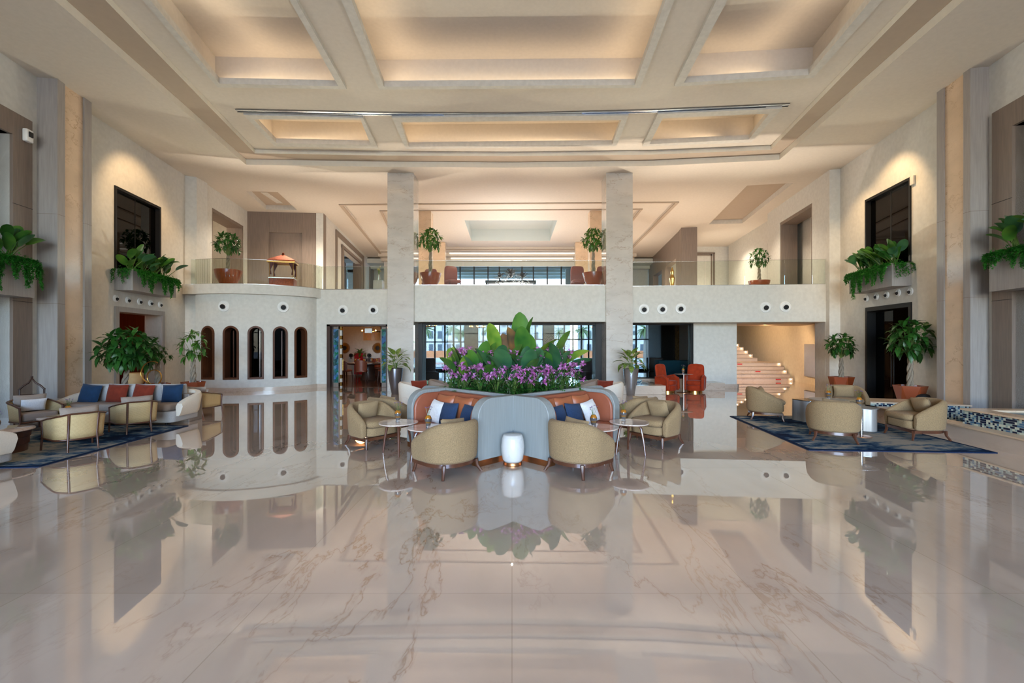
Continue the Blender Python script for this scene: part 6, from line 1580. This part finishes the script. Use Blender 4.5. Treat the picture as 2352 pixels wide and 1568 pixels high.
# wall washers high on both sides, the warm upper gallery, stairwell, dining room, lounge
spot(-8.8, 12.6, 7.3, (-11.0, 13.2, 5.0), 250, 80, 'ffd29a'); spot(-9.2, 13.8, 7.3, (-11.0, 14.6, 3.0), 150, 70, 'ffd29a')
spot(8.8, 12.0, 7.3, (10.6, 12.6, 4.4), 300, 80, 'ffd29a'); spot(9.2, 13.5, 7.3, (10.7, 14.2, 3.4), 200, 70, 'ffd29a')
for (x, y) in ((-9, 18), (-6, 19), (-6.5, 25), (0, 18.5), (0, 24), (6, 19), (9, 18.5), (6.5, 26), (10.8, 24), (-9.5, 27)):
    spot(x, y, 7.35, (x, y, 0), 650 if x == 0 else 420, 130, 'ffecd4', .5, .04)
spot(10.0, 18.0, 2.33, (11.2, 19.4, 0.8), 260, 130, 'ffc98c')
spot(9.8, 22.0, 3.3, (11.6, 22.6, 1.8), 260, 130, 'ffc98c')
light('dining_lamp', 'POINT', (-6.6, 19.9, 2.5), 75, 'ffa860', shadow_soft_size=.25)
light('lounge_lamp', 'POINT', (2.5, 20, 2.9), 12, 'ffa860', shadow_soft_size=.2)
light('room_lamp', 'POINT', (-12.8, 13.5, 2.5), 40, 'ff9a4a', shadow_soft_size=.25)
light('room_lamp', 'POINT', (12.8, 12.8, 2.5), 12, 'ffb070', shadow_soft_size=.25)
light('room_lamp', 'POINT', (-12.9, 18.3, 6.4), 50, WARM, shadow_soft_size=.25)

# unseen fill lamps added at gallery edge and upper floor to brighten ceilings
for x, y_ in ((-9, 15.75), (-5.5, 17.35), (-2, 16.15), (2, 16.15), (5.5, 16.55), (9, 16.2)): spot(x, y_, 3.68, (x * .7, 9.5, 7.7), 600, 120, 'fff1de', .9, .02)
for (x, y) in ((-8, 19), (0, 18.8), (0, 24), (7, 19), (-6.2, 25), (7, 25), (11.2, 24)): light('ceiling_fill', 'AREA', (x, y, 3.75), 190 if x == 0 else 60, 'f6f4f4' if x == 0 else 'fff0dc', (PI, 0, 0), shape='DISK', size=1.2)  # added fill disks without fixtures, lifting the gallery ceiling from below

# outdoors
M['render_white'] = mat('white_render', 'bdbab4', .8, var=.03, scale=2, world=True)
M['win_dark'] = mat('dark_window', '3a444e', .3, var=.1)
M['paving'] = mat('pale_paving', 'c9bda8', .8, var=.08, scale=2, world=True)
M['lawn'] = mat('lawn', '6f9a3c', .9, var=.25, scale=3, world=True)
M['brick'] = mat('orange_brick', 'c07a4c', .8, var=.15, scale=6, world=True)
m = MB(); m.box(-120, 120, 29.0, 140, -.8, -.5); struct(m.build('ground', M['paving'], smooth=False))
m = MB(); m.box(-120, 120, -60, -9, -.4, -.05); struct(m.build('ground', M['paving'], smooth=False))
m = MB(); m.box(-14, 34, 39, 48, -.52, -.44); tag(m.build('pool', M['water'], smooth=False), 'turquoise swimming pool outside beyond the lounge windows', 'pool')
m = MB(); m.box(-40, 60, 66, 72, -.52, -.4); tag(m.build('lawn', M['lawn'], smooth=False), 'strip of green lawn behind the outdoor pool', 'lawn', kind='stuff')
m = MB(); m.box(-30, 50, 65, 65.4, -.5, .5); tag(m.build('brick_wall', M['brick'], smooth=False), 'low orange brick wall behind the outdoor pool', 'wall')
def building(x, y, w, h, lab, seed):
    rnd = random.Random(seed); r = thing('building', lab, 'building', (x, y, -.5))
    m = MB(); m.box(-w / 2, w / 2, 0, 8, 0, h); m.box(-w / 2 + w * .2, -w / 2 + w * .45, -.8, 0, 0, h * .8); m.box(-w / 2, w / 2, -.2, 0, h, h + .5)
    m.build('wall', M['render_white'], r, smooth=False)
    nx, nz = int(w / 1.6), int(h / 2.4)
    for i in range(nx):
        for j in range(nz):
            X = -w / 2 + .9 + i * 1.6; in_bay = -w / 2 + w * .2 - .9 < X < -w / 2 + w * .45 + .4
            y0 = -.86 if in_bay else -.06
            m = MB(); m.box(X - .38, X + .38, y0, y0 + .1, .5 + j * 2.4, 1.9 + j * 2.4); m.build('window', M['win_dark'], r, smooth=False)
            if j and not in_bay and i % 2: m = MB(); m.box(X - .6, X + .6, -.9, 0, .3 + j * 2.4, .4 + j * 2.4); m.box(X - .6, X + .6, -.9, -.84, .4 + j * 2.4, 1.1 + j * 2.4); m.build('balcony', M['render_white'], r, smooth=False)
building(-12, 84, 17, 9, 'white block seen through the leftmost lounge panes', 1)
building(4.5, 90, 14, 9, 'white block behind the big flower planter', 2)
building(21, 82, 16, 9, 'white block seen through the lounge panes left of the right column', 3)
building(38, 86, 15, 9, 'white block seen through the panes right of the right column', 4)
M['palm_leaf'] = foliage('palm_leaf', '6f7f4a', '93a066', tr=.4)
pm = MB(); pm.tube([(0, 0, 0), (.05, 0, 2.5), (.12, .1, 4.6)], [.26, .18, .16], 8)
def palm():
    r = thing('palm_tree', 'palm', 'palm tree', (0, 0, -.5), group='palms beyond the pool')
    pm.build('trunk', M['bark'], r)
    m = MB(); rnd = random.Random(3)
    for i in range(40):
        a = rnd.uniform(0, 2 * PI); e = rnd.uniform(-.5, 1.1); d = Vector((cos(a) * cos(e), sin(a) * cos(e), sin(e)))
        m.leaf((.12, .1, 4.6), d, (0, 0, 1), rnd.uniform(1.7, 2.3), .26, 1.3, -.5, 6)
    m.build('crown', M['palm_leaf'], r, smooth=False); return r
p0 = palm()
spots = [(-9.6, 50, .8), (-7.2, 56, .85), (-5.6, 50, .72), (-2.6, 58, .85), (1.5, 60, .85), (8.6, 56, .8), (5.6, 52, .75), (10.6, 52, .8), (14.6, 50, .8), (18.8, 56, .85)]
labs = ['palm outside in the leftmost lounge pane', 'palm outside beside the first window bar from left', 'palm outside just left of the dark left lounge pier', 'palm outside behind the golden upright leaf', 'palm outside behind the tallest central leaves',
        'palm outside right of the dark right lounge pier', 'palm outside hidden low behind the right broad leaves', 'palm outside in the last pane before the right column', 'palm outside in the first pane right of the column', 'palm outside in the second pane right of the column']
for i, ((x, y, s), lb) in enumerate(zip(spots, labs)):
    o = p0 if i == 0 else dup(p0, (x, y, -.5), i * 1.3, lb); o.location = (x, y, -.5); o.scale = (s, s, s); o['label'] = lb

cam = bpy.data.cameras.new('camera'); co = bpy.data.objects.new('camera', cam); COL.objects.link(co); sc.camera = co
cam.sensor_width = 36; cam.lens = 36 * F / 2352; cam.shift_y = (HZ - 784) / 2352; cam.clip_end = 500; cam.clip_start = .05
co.location = (0, 0, EYE); co.rotation_euler = (R(90), 0, 0)
sc.view_settings.view_transform = 'Standard'; sc.view_settings.look = 'None'; sc.view_settings.gamma = 1; sc.view_settings.use_curve_mapping = False
sc.view_settings.exposure = 0.0
cy = sc.cycles; cy.use_denoising = True; cy.max_bounces = 8; cy.diffuse_bounces = 5; cy.glossy_bounces = 4; cy.transmission_bounces = 4; cy.transparent_max_bounces = 10
cy.caustics_reflective = False; cy.caustics_refractive = False; cy.sample_clamp_indirect = 6.0
try: cy.denoiser = 'OPENIMAGEDENOISE'
except Exception: pass
